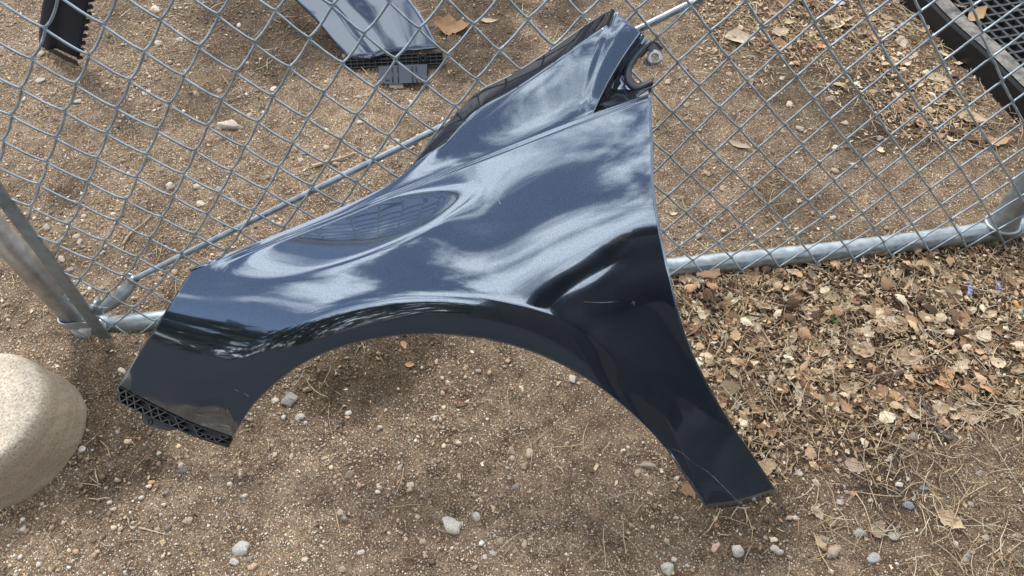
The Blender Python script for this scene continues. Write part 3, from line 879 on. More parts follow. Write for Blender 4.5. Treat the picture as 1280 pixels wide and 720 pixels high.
for a in range(3):
    for k in range(25): Fc.append((a*26 + k, a*26 + k + 1, (a+1)*26 + k + 1, (a+1)*26 + k))
o = under(mesh_obj('mounting_ring', V, Fc, M_primer), fender)
o.modifiers.new('sheet', 'SOLIDIFY').thickness = 0.0015
# panel piece between the ring and the ridge end
lo = [BX[i, 0] + NB[i, 0] * .0008 for i in range(k88 - 1, NS, 4)]; lo.append(BX[-1, 0] + NB[-1, 0] * .0008); n_ = len(lo)
hi_px = curve([(747, 135), (772, 112), (792, 112), (817, 103)], n_)
V = lo + [(p + near(q, -0.012)) / 2 - NB[-1, 0] * .002 for p, q in zip(lo, hi_px)] + [near(q, -0.014) for q in hi_px]
Fc = [(a*n_ + k, a*n_ + k + 1, (a+1)*n_ + k + 1, (a+1)*n_ + k) for a in (0, 1) for k in range(n_ - 1)]
under(mesh_obj('corner_web', V, Fc, M_shaded_flange), fender)
# bolt tab
def poly_plate(px, lift, th, mat, name, nrm=None, hole=None):
    nn = NSf[-1, MT//2]
    P = [near(p, lift) for p in px]; n = len(P)
    V = P + [p - nn * th for p in P]; Fc = []
    if hole:
        hc = near(hole[0], lift); m_ = n
        hv = []
        for p in P:
            d = p - hc; d /= np.linalg.norm(d); hv.append(hc + d * hole[1])
        V += hv + [h - nn * th for h in hv]
        for k in range(n):
            k2 = (k+1) % n
            Fc += [(k, k2, 2*n + k2, 2*n + k), (n+k2, n+k, 3*n+k, 3*n+k2), (2*n+k, 2*n+k2, 3*n+k2, 3*n+k)]
    else:
        Fc += [tuple(range(n)), tuple(range(2*n-1, n-1, -1))]
    for k in range(n): Fc.append((k, (k+1) % n, n + (k+1) % n, n + k))
    return under(mesh_obj(name, V, Fc, mat, smooth=False), fender)
poly_plate([(812, 53), (819, 55), (825, 63), (827, 71), (824, 79), (816, 82), (808, 82), (803, 79), (806, 74), (812, 70), (815, 63), (808, 60)][0:12], -0.022, 0.003, M_primer, 'bolt_tab', hole=((818.5, 72), 0.0052))
hc = near((818.5, 72), -0.019); nn = NSf[-1, MT//2]
ux = np.cross(nn, (0, 0, 1)); ux /= np.linalg.norm(ux); uy = np.cross(nn, ux)
V = []; Fc = []
for k in range(20):
    a = 2*math.pi*k/20; e = math.cos(a)*ux + math.sin(a)*uy
    V += [hc + e*.0055 + nn*.0018, hc + e*.0105 + nn*.0018, hc + e*.0110 - nn*.001, hc + e*.0055 - nn*.004]
for k in range(20):
    k2 = (k+1) % 20
    for q in range(3): Fc.append((k*4+q, k2*4+q, k2*4+q+1, k*4+q+1))
under(mesh_obj('washer', V, Fc, M_steel), fender)
poly_plate([(810, 50), (822, 53), (829, 60), (824, 62), (814, 58), (807, 66), (801, 72), (799, 66)], -0.026, 0.012, M_black, 'rubber_stop')

# ribbed clip strip under the front edge
fpts = [BX[i, -1] for i in range(0, nL + 1)]
fa = np.array(fpts); td = np.gradient(fa, axis=0); td /= np.linalg.norm(td, axis=1, keepdims=True)
nb = NB[:nL+1, -1]
dn = np.cross(td, nb); dn /= np.linalg.norm(dn, axis=1, keepdims=True)
dn *= np.sign((dn * (fa - BX[:nL+1, -9])).sum(1, keepdims=True))
hz = nb.copy(); hz[:, 2] = 0; hz /= np.linalg.norm(hz, axis=1, keepdims=True)
hz = hz * .93 + np.array([0, 0, -.25]); dn = hz / np.linalg.norm(hz, axis=1, keepdims=True)
nb = np.cross(td, dn); nb /= np.linalg.norm(nb, axis=1, keepdims=True); nb *= np.sign(nb[:, 2:3])
fa = fa + dn * .001 - nb * .001
def fpt(s, down, out_):                              # s along the edge 0..1
    x = s * nL; i = int(min(nL - 1, max(0, math.floor(x)))); f = x - i
    L = lambda A: A[i] * (1-f) + A[i+1] * f
    return L(fa) + L(dn) * down + L(nb) * out_
strip = MB()
ss = np.linspace(0, 0.97, 30)
wdt = lambda s: 0.0215 * (1 - 0.45 * s) 
strip.strip([fpt(s, wdt(s)/2, -0.014) for s in ss], [fpt(s, 1, 0) - fpt(s, 0, 0) for s in ss], 0.020, [fpt(s, 0, 1) - fpt(s, 0, 0) for s in ss], 0.002)
base = strip.obj('clip_strip', M_black, fender)
def rib(pts3, th=0.0011):
    P = np.array(pts3)
    return P
web = MB(); nz = 13
for row, (d0, d1) in enumerate(((0.0, 0.48), (0.5, 1.0))):
    for k in range(nz):
        if rnd.random() < .12: continue
        s0 = (k + 0.5 * row) / nz * 0.96; s1 = (k + 0.5 + 0.5 * row) / nz * 0.96; s2 = (k + 1 + 0.5*row) / nz * 0.96
        if s2 > 0.99: continue
        for (sa, da), (sb, db_) in (((s0, d0), (s1, d1)), ((s1, d1), (s2, d0))):
            a0, a1 = fpt(sa, wdt(sa) * da, -0.013), fpt(sa, wdt(sa) * da, -0.001)
            b0, b1 = fpt(sb, wdt(sb) * db_, -0.013), fpt(sb, wdt(sb) * db_, -0.001)
            t_ = fpt(sa, 0.0, 0) - fpt(min(1, sa + .01), 0, 0); t_ /= np.linalg.norm(t_); t_ *= 0.0011
            web.add([a0 - t_, a1 - t_, b1 - t_, b0 - t_, a0 + t_, a1 + t_, b1 + t_, b0 + t_], [(0,1,2,3),(7,6,5,4),(0,4,5,1),(1,5,6,2),(2,6,7,3),(3,7,4,0)])
web.obj('honeycomb_web', flat_mat('dusty_clip_plastic', (.055, .058, .06), .5), fender)
for q in (0.0, 0.5, 1.0):
    MB().strip([fpt(s, wdt(s) * q, -0.0065) for s in ss], [fpt(s, 0, 1) - fpt(s, 0, 0) for s in ss], 0.012, [fpt(s, 1, 0) - fpt(s, 0, 0) for s in ss], 0.0012).obj('strip_rib', M_black, fender)
tabm = MB()
TP = [(.26, .012), (.27, .026), (.31, .034), (.42, .031), (.50, .026), (.58, .010)]
P1 = [fpt(s, d, -0.010) for s, d in TP]; P2 = [fpt(s, d, -0.0125) for s, d in TP]; n_ = len(TP)
tabm.add(P1 + P2, [tuple(range(n_)), tuple(range(2*n_-1, n_-1, -1))] + [(k, (k+1) % n_, n_ + (k+1) % n_, n_ + k) for k in range(n_)])
tabm.obj('clip_tab', M_greyblack, fender)
hc = fpt(.35, .026, -0.009)
ringp = [hc + .004 * (math.cos(a) * (fpt(.4, 0, 0) - fpt(.3, 0, 0)) / np.linalg.norm(fpt(.4, 0, 0) - fpt(.3, 0, 0)) + math.sin(a) * (fpt(.35, 1, 0) - fpt(.35, 0, 0))) for a in np.linspace(0, 2*math.pi, 17)]
tube('clip_hole_rim', ringp, 0.0009, M_black, fender, 5, False)
# folded foot at the rear bottom tip
rp_ = [BX[i, -1] for i in range(NS - nR, NS)]
ft = MB(); n_ = len(rp_)
nbr = [NB[i, -1] for i in range(NS - nR, NS)]
dnv = []
for k, i in enumerate(range(NS - nR, NS)):
    e = BX[i, -1] - BX[i, -7]; dnv.append(e / np.linalg.norm(e))
V = []
for k in range(n_):
    w = 0.009 * math.sin(math.pi * (0.12 + 0.8 * k / n_)) ** .5
    V += [rp_[k], rp_[k] + dnv[k] * w * .6 - nbr[k] * .003, rp_[k] + dnv[k] * w - nbr[k] * .010]
ft.add(V, [(3*k + q, 3*k + q + 1, 3*k + 4 + q, 3*k + 3 + q) for k in range(n_ - 1) for q in (0, 1)])
ft.obj('tip_fold', M_greyblack, fender, True)
# paper-thin but real scratches in the paint, plus one painted glint
def scratch_glint(pts, w):
    c = curve(pts, max(6, len(pts) * 4)); P = []; Nn = []
    for p in c:
        q, n = at_surface(p, 0.0004); P.append(q); Nn.append(n)
    P = np.array(P); Nn = np.array(Nn); tg = np.gradient(P, axis=0); wd_ = np.cross(tg, Nn); wd_ /= np.linalg.norm(wd_, axis=1, keepdims=True)
    w_ = w * np.sin(np.linspace(.15, math.pi - .15, len(P)))[:, None] * np.random.default_rng(len(P)).uniform(.3, 1, (len(P), 1))
    V = []
    for p, a, b2 in zip(P, wd_, w_): V += [p - a*b2, p + a*b2]
    under(mesh_obj('scratch_glint', V, [(2*k, 2*k+1, 2*k+3, 2*k+2) for k in range(len(P)-1)], M_scratch_glint), fender)
scratch_glint([(866, 578), (885, 590), (908, 612), (925, 630)], .0005)
scratch_glint([(838, 560), (852, 566), (866, 578)], .0004)
scratch_glint([(729, 377), (750, 378), (772, 377)], .0005)
scratch_glint([(790, 375), (792, 378), (793, 382)], .0004)
scratch_glint([(788, 380), (792, 378), (795, 377)], .0003)
scratch_glint([(293, 486), (297, 488), (299, 489)], .0009)
scratch_glint([(305, 491), (309, 494), (312, 496)], .0009)
scratch_glint([(284, 510), (285, 517)], .0005)
scratch_glint([(272, 508), (272, 514)], .0004)
scratch_glint([(243, 517), (254, 520)], .0005)
scratch_glint([(622, 249), (624, 252), (626, 256)], .0009)  # specular streak drawn as a pale sliver

# ------------------------------------------------------------------ second fender behind the gate
def lean_panel(pxL, pxR, zs, ys, name, mat, parent, bulge=0.03, nu=24):
    """surface between two outlines given by pixels with their height zs; leans away"""
    V = []; Fc = []; nv_ = len(pxL)
    for j in range(nv_):
        A = gp(*pxL[j], zs[j]); B = gp(*pxR[j], zs[j])
        for i in range(nu + 1):
            u = i / nu; p = A * (1-u) + B * u
            e = math.sin(math.pi * u)
            p = p + np.array([0.1, -0.8, .35]) * (bulge * e + ys[j] * 0)
            p = p - np.array([0, -1, 0]) * 0.012 * math.tanh((u - .36) * 14)
            V.append(p)
    for j in range(nv_ - 1):
        for i in range(nu): Fc.append((j*(nu+1) + i, j*(nu+1) + i + 1, (j+1)*(nu+1) + i + 1, (j+1)*(nu+1) + i))
    o = under(mesh_obj(name, V, Fc, mat), parent)
    o.modifiers.new('sheet', 'SOLIDIFY').thickness = 0.002
    return o
f2 = empty('blue_body_panel', gp(490, 80))
tag(f2, 'blue metallic car body panel standing upright behind the gate', 'car panel')
L2 = curve([(436, 70), (418, 50), (396, 24), (372, 0), (345, -28), (310, -66)], 20)
R2 = curve([(549, 64), (537, 40), (524, 18), (511, 0), (497, -26), (480, -70)], 20)
z2 = np.linspace(0.02, 0.15, 20)
lean_panel(L2, R2, z2, z2, 'panel_skin', M_paint2, f2, 0.025)
A, B = gp(431, 72, .022), gp(553, 66, .022)
ex = (B - A); LX = np.linalg.norm(ex); ex /= LX; ez = np.array([0, -.75, -.66]); en = np.cross(ex, ez)
if en[1] > 0: en = -en
HX = 0.030
MB().box((A + B)/2 + ez*HX/2 - en*.006, ex*LX/2, ez*HX/2, en*.001).obj('bracket_back', M_black, f2)
for k in range(4):
    MB().box((A + B)/2 + ez*(.001 + k*(HX-.002)/3), ex*LX/2, ez*.001, en*.006).obj('bracket_rib', M_greyblack, f2)
for k in range(17):
    p = A + ex * (LX * k / 16)
    MB().box(p + ez*HX/2, ex*.0009, ez*HX/2, en*.0055).obj('bracket_divider', M_greyblack, f2)
for rr_, zz in ((.0125, .008), (.007, .010)):
    c0 = A + ex * LX * .80 + ez * HX * .5
    ringp = [c0 + rr_ * (math.cos(a)*ex + math.sin(a)*ez) + en*zz for a in np.linspace(0, 2*math.pi, 21)]
    tube('boss_ring', ringp, .0016, M_black, f2, 6, False)
TP = [(473, 83), (534, 80), (533, 99), (528, 103), (482, 105), (474, 100)]
P1 = [gp(*q, .012) for q in TP]; n_ = len(TP)
mm = MB(); mm.add(P1 + [p + np.array([0, .004, -.003]) for p in P1], [tuple(range(n_)), tuple(range(2*n_-1, n_-1, -1))] + [(k, (k+1) % n_, n_+(k+1) % n_, n_+k) for k in range(n_)])
mm.obj('lower_tab', flat_mat('blue_black_plastic', (.02, .032, .055), .6, spec=.2), f2)
for x0 in (490, 497, 515, 520):
    a, b2 = gp(x0, 83, .014), gp(x0 + 1, 102, .014)
    tube('tab_ridge', [a, b2], .0016, M_black, f2, 5)
for x0, y0 in ((484, 99), (525, 97)):
    tube('tab_hole_rim', [gp(x0, y0, .015) + .004*np.array([math.cos(a), math.sin(a)*.8, math.sin(a)*.3]) for a in np.linspace(0, 6.283, 13)], .001, M_black, f2, 5, False)

# dark narrow panel end at the far left
f3 = empty('dark_panel_end', gp(85, 72))
tag(f3, 'narrow near-black car panel end with notched edge at far left behind the gate', 'car panel')
L3 = curve([(50, 52), (51, 30), (54, 8), (58, -12), (62, -34)], 12); R3 = curve([(97, 76), (101, 52), (106, 24), (110, 0), (114, -30)], 12)
M_dk = flat_mat('near_black_paint', (0.016, 0.023, 0.042), .55, spec=.25)
lean_panel(L3, R3, np.linspace(.015, .30, 12), np.zeros(12), 'panel_skin', M_dk, f3, .012, 12)
for k in range(9):
    q = gp(96 + k*1.7, 72 - k * 9, .02 + k * .03); 
    o = MB().box(q + np.array([.008, 0, 0]), (.007, .001, 0), (0, .001, .004), (0, .003, .0)).obj('clip_tooth', M_black, f3)
MB().strip([gp(50, 55, .008), gp(66, 63, .008), (gp(82, 72, .008)), gp(97, 79, .008)], (0, -.6, -.8), .014, (0, -.8, .6), .004).obj('lower_lip', M_black, f3)

# black ribbed plastic tray with open grid at the upper right
tray = empty('black_plastic_tray', gp(1230, 70))
tag(tray, 'black plastic tray with worn dusty rim and open lattice floor behind the gate', 'plastic tray')
mt_, t, b = material('dusty_black_plastic')
n1 = noise(t, 30, 7, .7); n2 = noise(t, 7, 3)
fc = mix(t, ramp(t, n1.outputs[0], [(.40, 0), (.58, 1)]).outputs[0], ramp(t, n2.outputs[0], [(.25, .25), (.5, 1)]).outputs[0], 1.0, 'MULTIPLY')
t.links.new(mix(t, (.05, .05, .05), (.26, .24, .21), fc), b.inputs['Base Color'])
t.links.new(ramp(t, fc, [(0, .4), (1, .9)]).outputs[0], b.inputs['Roughness'])
H3 = .075
o0 = gp(1122, 0, 0); o1 = gp(1282, 163, 0)
ed = (o1 - o0); ed[2] = 0; ed /= np.linalg.norm(ed)
inn_ = np.array([-ed[1], ed[0], 0]); inn_ *= np.sign(inn_[0])
O = o0 + (o1 - o0) * .5
cross = [(0, 0.004), (0.001, H3*.90), (.0045, H3), (.052, H3*1.0), (.056, H3*.93), (.058, .03), (.050, .03), (.048, H3*.88), (.010, H3*.86), (.008, .004)]
V = []; Fc = []; nc = len(cross); LN = np.linspace(-.9, .62, 40)
for s in LN:
    for (a, z) in cross:
        wob = .003 * math.sin(s * 9) + .002 * math.sin(s*23)
        V.append(O + ed*s + inn_*(a + wob) + np.array([0, 0, z - .01]))
for i in range(len(LN)-1):
    for k in range(nc): Fc.append((i*nc + k, i*nc + (k+1) % nc, (i+1)*nc + (k+1) % nc, (i+1)*nc + k))
Fc += [tuple(range(nc)), tuple((len(LN)-1)*nc + k for k in range(nc))]
under(mesh_obj('rim', V, Fc, M_black, smooth=False), tray)
V = []; Fc = []
for s in LN:
    wob = .003 * math.sin(s * 9) + .002 * math.sin(s*23)
    for a in (.007, .020, .035, .050):
        V.append(O + ed*s + inn_*(a + wob) + np.array([0, 0, H3 - .0075 - (.003 if a in (.020, .035) else 0) * 0]))
for i in range(len(LN)-1):
    for k in range(3): Fc.append((4*i+k, 4*i+k+1, 4*i+5+k, 4*i+4+k))
under(mesh_obj('rim_dust', V, Fc, mt_), tray)
MB().box(O + inn_*.5 + np.array([0, 0, -.004]) - ed*.14, ed*.76, inn_*.42, (0, 0, .004)).obj('underside', M_black, tray)
d1 = ed*.8 + inn_*.6; d1 /= np.linalg.norm(d1); d2_ = ed*-.6 + inn_*.8
for k in range(-34, 22):
    p = O + ed * (k * .032) + inn_ * .5; 
    MB().box(p + np.array([0, 0, .040]), inn_*.42, ed*.0035, (0, 0, .008)).obj('lattice_slat', M_greyblack, tray)
for k in range(26):
    p = O + inn_ * (.095 + k*.032) - ed*.14
    MB().box(p + np.array([0, 0, .0400]), ed*.76, inn_*.0035, (0, 0, .0072)).obj('lattice_slat', M_greyblack, tray)

# ------------------------------------------------------------------ concrete footing
foot_c = np.array([-1.000, -0.196, 0.0])
mc, t, b = material('weathered_concrete')
tcn = N(t, 'ShaderNodeTexCoord')
n1 = noise(t, 220, 6, .7); n2 = noise(t, 12, 5, .6); 
mpn = N(t, 'ShaderNodeMapping'); mpn.inputs['Scale'].default_value = (5, 5, 38); t.links.new(tcn.outputs['Object'], mpn.inputs[0])
n3 = noise(t, 1.0, 5, .6, vec=mpn.outputs[0])
c = mix(t, (.34, .28, .20), (.76, .68, .55), ramp(t, n1.outputs[0], [(.32, 0), (.6, 1)]).outputs[0])
c = mix(t, c, (.30, .24, .17), ramp(t, n2.outputs[0], [(.48, 0), (.75, .55)]).outputs[0])
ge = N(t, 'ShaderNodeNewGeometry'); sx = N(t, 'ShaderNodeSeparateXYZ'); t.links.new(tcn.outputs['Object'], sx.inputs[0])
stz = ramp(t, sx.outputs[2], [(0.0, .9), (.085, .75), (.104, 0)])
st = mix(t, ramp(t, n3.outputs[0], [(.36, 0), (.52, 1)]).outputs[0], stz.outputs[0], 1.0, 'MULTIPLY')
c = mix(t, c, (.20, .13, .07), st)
sd0 = ramp(t, sx.outputs[2], [(.100, .5), (.112, 0)])  # sides darkened: shade put into the colour, streaked with dirt
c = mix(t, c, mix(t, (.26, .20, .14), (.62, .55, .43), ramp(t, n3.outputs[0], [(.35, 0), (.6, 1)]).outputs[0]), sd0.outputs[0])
vo = N(t, 'ShaderNodeTexVoronoi'); vo.inputs['Scale'].default_value = 190; t.links.new(tcn.outputs['Object'], vo.inputs['Vector'])
pit = ramp(t, vo.outputs['Distance'], [(.14, 1), (.26, 0)])
c = mix(t, c, (.14, .11, .08), mix(t, pit.outputs[0], .75, 1.0, 'MULTIPLY'))
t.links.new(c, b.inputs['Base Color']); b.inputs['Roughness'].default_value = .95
pv = bump(t, b, n1.outputs[0], .9, .003); pv = bump(t, b, pit.outputs[0], -.5, .0015, pv)
V = []; Fc = []; nseg = 220
prof = [(.115, -.02), (.134, -.012), (.1345, .0), (.1335, .010), (.1315, .022), (.130, .034), (.1285, .046), (.127, .058), (.1255, .070), (.1235, .080), (.1215, .0875), (.1190, .0925), (.1155, .0955), (.110, .0968), (.100, .0972), (.08, .0974), (.06, .0974), (.03, .0976), (.004, .0976)]
pr_ = np.array(prof); tt_ = np.concatenate([[0], np.cumsum(np.hypot(*np.diff(pr_, axis=0).T))])
prof = [tuple(p) for p in np.stack([np.interp(np.linspace(0, tt_[-1], 74), tt_, pr_[:, c]) for c in (0, 1)], 1)]
for (r_, z_) in prof:
    for k in range(nseg):
        a = 2*math.pi*k/nseg
        w = 1 + .010*(vnoise(np.array([math.cos(a)*22+5]), np.array([math.sin(a)*22+z_*160]), 18)[0] - .5) + .030 * (vnoise(np.array([math.cos(a)*2+5]), np.array([math.sin(a)*2+z_*25]), 5)[0] - .5) + .012*(vnoise(np.array([math.cos(a)*7+5]), np.array([math.sin(a)*7+z_*60]), 8)[0] - .5)
        fx, fy = r_*math.cos(a), r_*math.sin(a)
        chip = max(0.0, float(fbm(np.array([fx*1.0 + z_*.7]), np.array([fy*1.0 + z_*.9]), 42, 3, 61)[0]) - .52) * .045 * (1.0 if z_ > .05 else .5)
        w *= 1 - chip * .9; zc = z_ - chip * .12 * (z_ > .08)
        V.append((r_*w*math.cos(a), r_*w*math.sin(a), zc + .003*(vnoise(np.array([math.cos(a)*r_*40+9]), np.array([math.sin(a)*r_*40]), 2)[0]-.5)))
for j in range(len(prof)-1):
    for k in range(nseg): Fc.append((j*nseg+k, j*nseg+(k+1) % nseg, (j+1)*nseg+(k+1) % nseg, (j+1)*nseg+k))
Fc.append(tuple((len(prof)-1)*nseg + k for k in range(nseg)))
V = [(a, b2, c2 * 1.2) for a, b2, c2 in V]
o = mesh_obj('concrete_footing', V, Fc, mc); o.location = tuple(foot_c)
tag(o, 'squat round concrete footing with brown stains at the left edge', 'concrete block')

# ------------------------------------------------------------------ single stones, leaves, sticks and scraps
def soft(col):
    k = 'mineral_%02x%02x%02x' % tuple(int(c * 255) for c in col)
    if k in bpy.data.materials: return bpy.data.materials[k]
    m, t, b = material(k)
    n = noise(t, 350, 5, .65); n2 = noise(t, 60, 4, .6); oi = N(t, 'ShaderNodeObjectInfo')
    c = mix(t, tuple(x * .72 for x in col), tuple(min(1, x * 1.15) for x in col), ramp(t, n.outputs[0], [(.35, 0), (.65, 1)]).outputs[0])
    c = mix(t, c, tuple(x * .6 for x in col), ramp(t, n2.outputs[0], [(.5, 0), (.7, .6)]).outputs[0])
    c = mix(t, c, ramp(t, oi.outputs['Random'], [(0, .75), (1, 1.1)]).outputs[0], 1.0, 'MULTIPLY')
    t.links.new(c, b.inputs['Base Color']); b.inputs['Roughness'].default_value = .9; b.inputs['Specular IOR Level'].default_value = .25
    bump(t, b, n.outputs[0], .4, .0008)
    return m
def stone_mesh(seed, boxy=0.0):
    r = np.random.default_rng(seed); V = ico3_v.copy()
    if boxy: V = np.sign(V) * np.abs(V) ** (1 - boxy * .6)
    off_ = r.uniform(0, 50, 3)
    d = 1 + .5 * (vnoise(V[:, 0]*1.6 + off_[0] + V[:, 2]*.7, V[:, 1]*1.6 + off_[1] - V[:, 2]*.9, 3) - .5) + .18 * (vnoise(V[:, 0]*4 + off_[2] + V[:, 2]*3, V[:, 1]*4 + V[:, 2]*2, 6) - .5)
    for k in range(5):                               # a few broken faces
        n = r.normal(size=3); n /= np.linalg.norm(n); e = V @ n; V = V - np.clip(e - r.uniform(.6, .85), 0, 1)[:, None] * n
    return V * d[:, None]
def place_stone(px, py, wpx, col, label, cat='stone', asp=.75, rot=0, boxy=0, hgt=.5, group=None, seed=None, lift=.15, name='stone'):
    q = gp(px, py, 0); z = float(gz(q[0], q[1])); q = gp(px, py, z)
    w = wpx / F * np.dot(q - C, W[:, 2])
    V = stone_mesh(seed if seed is not None else int(px * 7 + py), boxy) * (w/2, w/2*asp, w/2*hgt)
    o = mesh_obj(name, V, ico3_f, soft(col), smooth=True)
    o.location = (q[0], q[1], z + w*hgt*lift); o.rotation_euler = (rnd.uniform(-.15, .15), rnd.uniform(-.15, .15), R(-rot))
    return tag(o, label, cat, group)
ST = [
(363, 500, 21, (.50,.48,.44), 'pale grey knobbly stone on the dirt just inside the left foot of the wheel arch', .9, 20, 0),
(564, 658, 25, (.62,.58,.50), 'square-cornered off-white stone chip at the bottom centre', .75, 12, .8),
(595, 646, 12, (.60,.55,.49), 'small pointed pale stone just right of the square stone chip', .8, 60, .3),
(301, 687, 21, (.55,.53,.48), 'larger of two pale stones at the bottom left centre', .85, 15, .2),
(293, 703, 13, (.57,.54,.49), 'smaller pale stone just below the pale stone at bottom left centre', .7, 40, .3),
(316, 709, 12, (.55,.40,.28), 'orange-tan stone at the bottom edge beside two pale stones', .8, 0, 0),
(662, 567, 14, (.62,.53,.38), 'oval cream-coloured stone on bare dirt under the wheel arch', .8, 80, 0),
(640, 573, 9, (.55,.47,.38), 'tiny tan stone left of the oval cream stone', .9, 0, 0),
(835, 711, 19, (.52,.53,.45), 'greenish-white rough stone at the bottom edge below the rear tip', .85, 70, .3),
(893, 685, 17, (.62,.42,.33), 'long pinkish stone below the rear tip of the fender', .45, -40, 0),
(922, 688, 17, (.60,.57,.50), 'whitish angular stone just right of the long pinkish stone', .9, 80, .4),
(190, 604, 11, (.62,.38,.18), 'small orange stone chip on the dirt left of centre', .6, -20, .2),
(288, 158, 28, (.60,.55,.46), 'long cream stone slab seen through the mesh on the left', .42, 20, .6),
(195, 13, 14, (.60,.50,.42), 'pinkish-white stone seen through the mesh near the top left edge', .8, 20, .2),
(1135, 632, 13, (.27,.29,.31), 'round blue-grey pebble in the dirt at lower right', .9, 0, 0),
(1074, 667, 15, (.33,.35,.31), 'greenish-grey pebble at the lower right among pale chips', .85, 0, 0),
(1091, 698, 17, (.37,.37,.36), 'grey oval pebble nearest the bottom edge at lower right', .75, -15, 0),
(1117, 671, 13, (.52,.47,.38), 'beige round pebble right of the greenish-grey pebble', .85, 0, 0),
(1041, 689, 22, (.42,.33,.25), 'flat brown-beige stone with a dimpled top at lower right', .65, -25, 0),
(1155, 611, 13, (.27,.30,.33), 'flat slate-blue pebble above the round blue-grey pebble', .5, 0, 0),
(1124, 606, 11, (.62,.60,.54), 'small white pebble left of the slate-blue pebble', .7, -15, 0),
(1050, 628, 10, (.62,.57,.50), 'small white pebble just right of the dead leaf tips below the tip', .8, 0, 0),
(1088, 626, 10, (.64,.60,.54), 'thin white pebble midway between two small white pebbles', .5, -20, 0),
(1210, 696, 11, (.33,.35,.37), 'small steel-grey pebble near the bottom right corner', .85, 0, 0),
(1142, 546, 14, (.36,.31,.25), 'dull brown rounded pebble below the leaf litter', .85, 0, 0),
(154, 464, 13, (.60,.50,.38), 'pale tan pebble touching the front corner of the fender', .6, 40, 0),
(103, 562, 10, (.58,.55,.49), 'small white pebble beside the concrete footing', .8, 0, 0),
(160, 552, 9, (.58,.44,.32), 'small peach-coloured pebble between the footing and the fender', .9, 0, .3),
(810, 583, 19, (.55,.49,.40), 'thin flat beige stone near the rear curve of the wheel arch', .5, 15, 0),
(845, 648, 8, (.6,.5,.42), 'tiny pale pebble left of the rear tip of the fender', .6, 0, 0),
(496, 108, 18, (.60,.53,.45), 'white lump of stone just below the blue panel', .6, 10, 0),
]
for px, py, w, col, lab, asp, rot, bx in ST:
    place_stone(px, py, w, col, lab, 'stone', asp, rot, bx)
LEAFMAT = {}
def leaf_mat(col):
    k = tuple(col)
    if k not in LEAFMAT:
        m, t, b = material('leaf_tone')
        n = noise(t, 160, 5, .6); n2 = noise(t, 40, 3); oi = N(t, 'ShaderNodeObjectInfo')
        c = mix(t, tuple(x * .65 for x in col), tuple(min(.9, x * 1.2) for x in col), ramp(t, n.outputs[0], [(.3, 0), (.7, 1)]).outputs[0])
        c = mix(t, c, tuple(x * .45 for x in col), ramp(t, n2.outputs[0], [(.55, 0), (.72, .6)]).outputs[0])
        c = mix(t, c, ramp(t, oi.outputs['Random'], [(0, .65), (1, 1.15)]).outputs[0], 1.0, 'MULTIPLY')
        t.links.new(c, b.inputs['Base Color']); b.inputs['Roughness'].default_value = .8; b.inputs['Specular IOR Level'].default_value = .3
        bump(t, b, n.outputs[0], .5, .0008)
        LEAFMAT[k] = m
    return LEAFMAT[k]
_lm = {}
def place_leaf(px, py, wpx, kind, col, rot, label, group=None, z=None, tilt=.15, name='dead_leaf', seed=None):
    q = gp(px, py, 0); z0 = float(gz(q[0], q[1])) if z is None else z
    if z is None: z0 += .004 * float(cover(q[0], q[1]))
    q = gp(px, py, z0); w = wpx / F * np.dot(q - C, W[:, 2])
    key = (kind, seed if seed is not None else int(px + py), tuple(col))
    if key not in _lm:
        V, T = leaf_mesh(kind, key[1]); me_o = mesh_obj(name, V, T, leaf_mat(col)); _lm[key] = me_o.data; o = me_o
    else:
        o = bpy.data.objects.new(name, _lm[key]); COL.objects.link(o)
    o.scale = (w, w, w * .8)
    o.location = (q[0], q[1], z0 + .001); o.rotation_euler = (rnd.uniform(-tilt, tilt), rnd.uniform(-tilt, tilt), R(-rot))
    return tag(o, label, 'leaf', group)
TAN, PALE, BRN, ORG, RED = (.50,.38,.25), (.62,.52,.38), (.30,.19,.11), (.50,.31,.17), (.36,.21,.13)
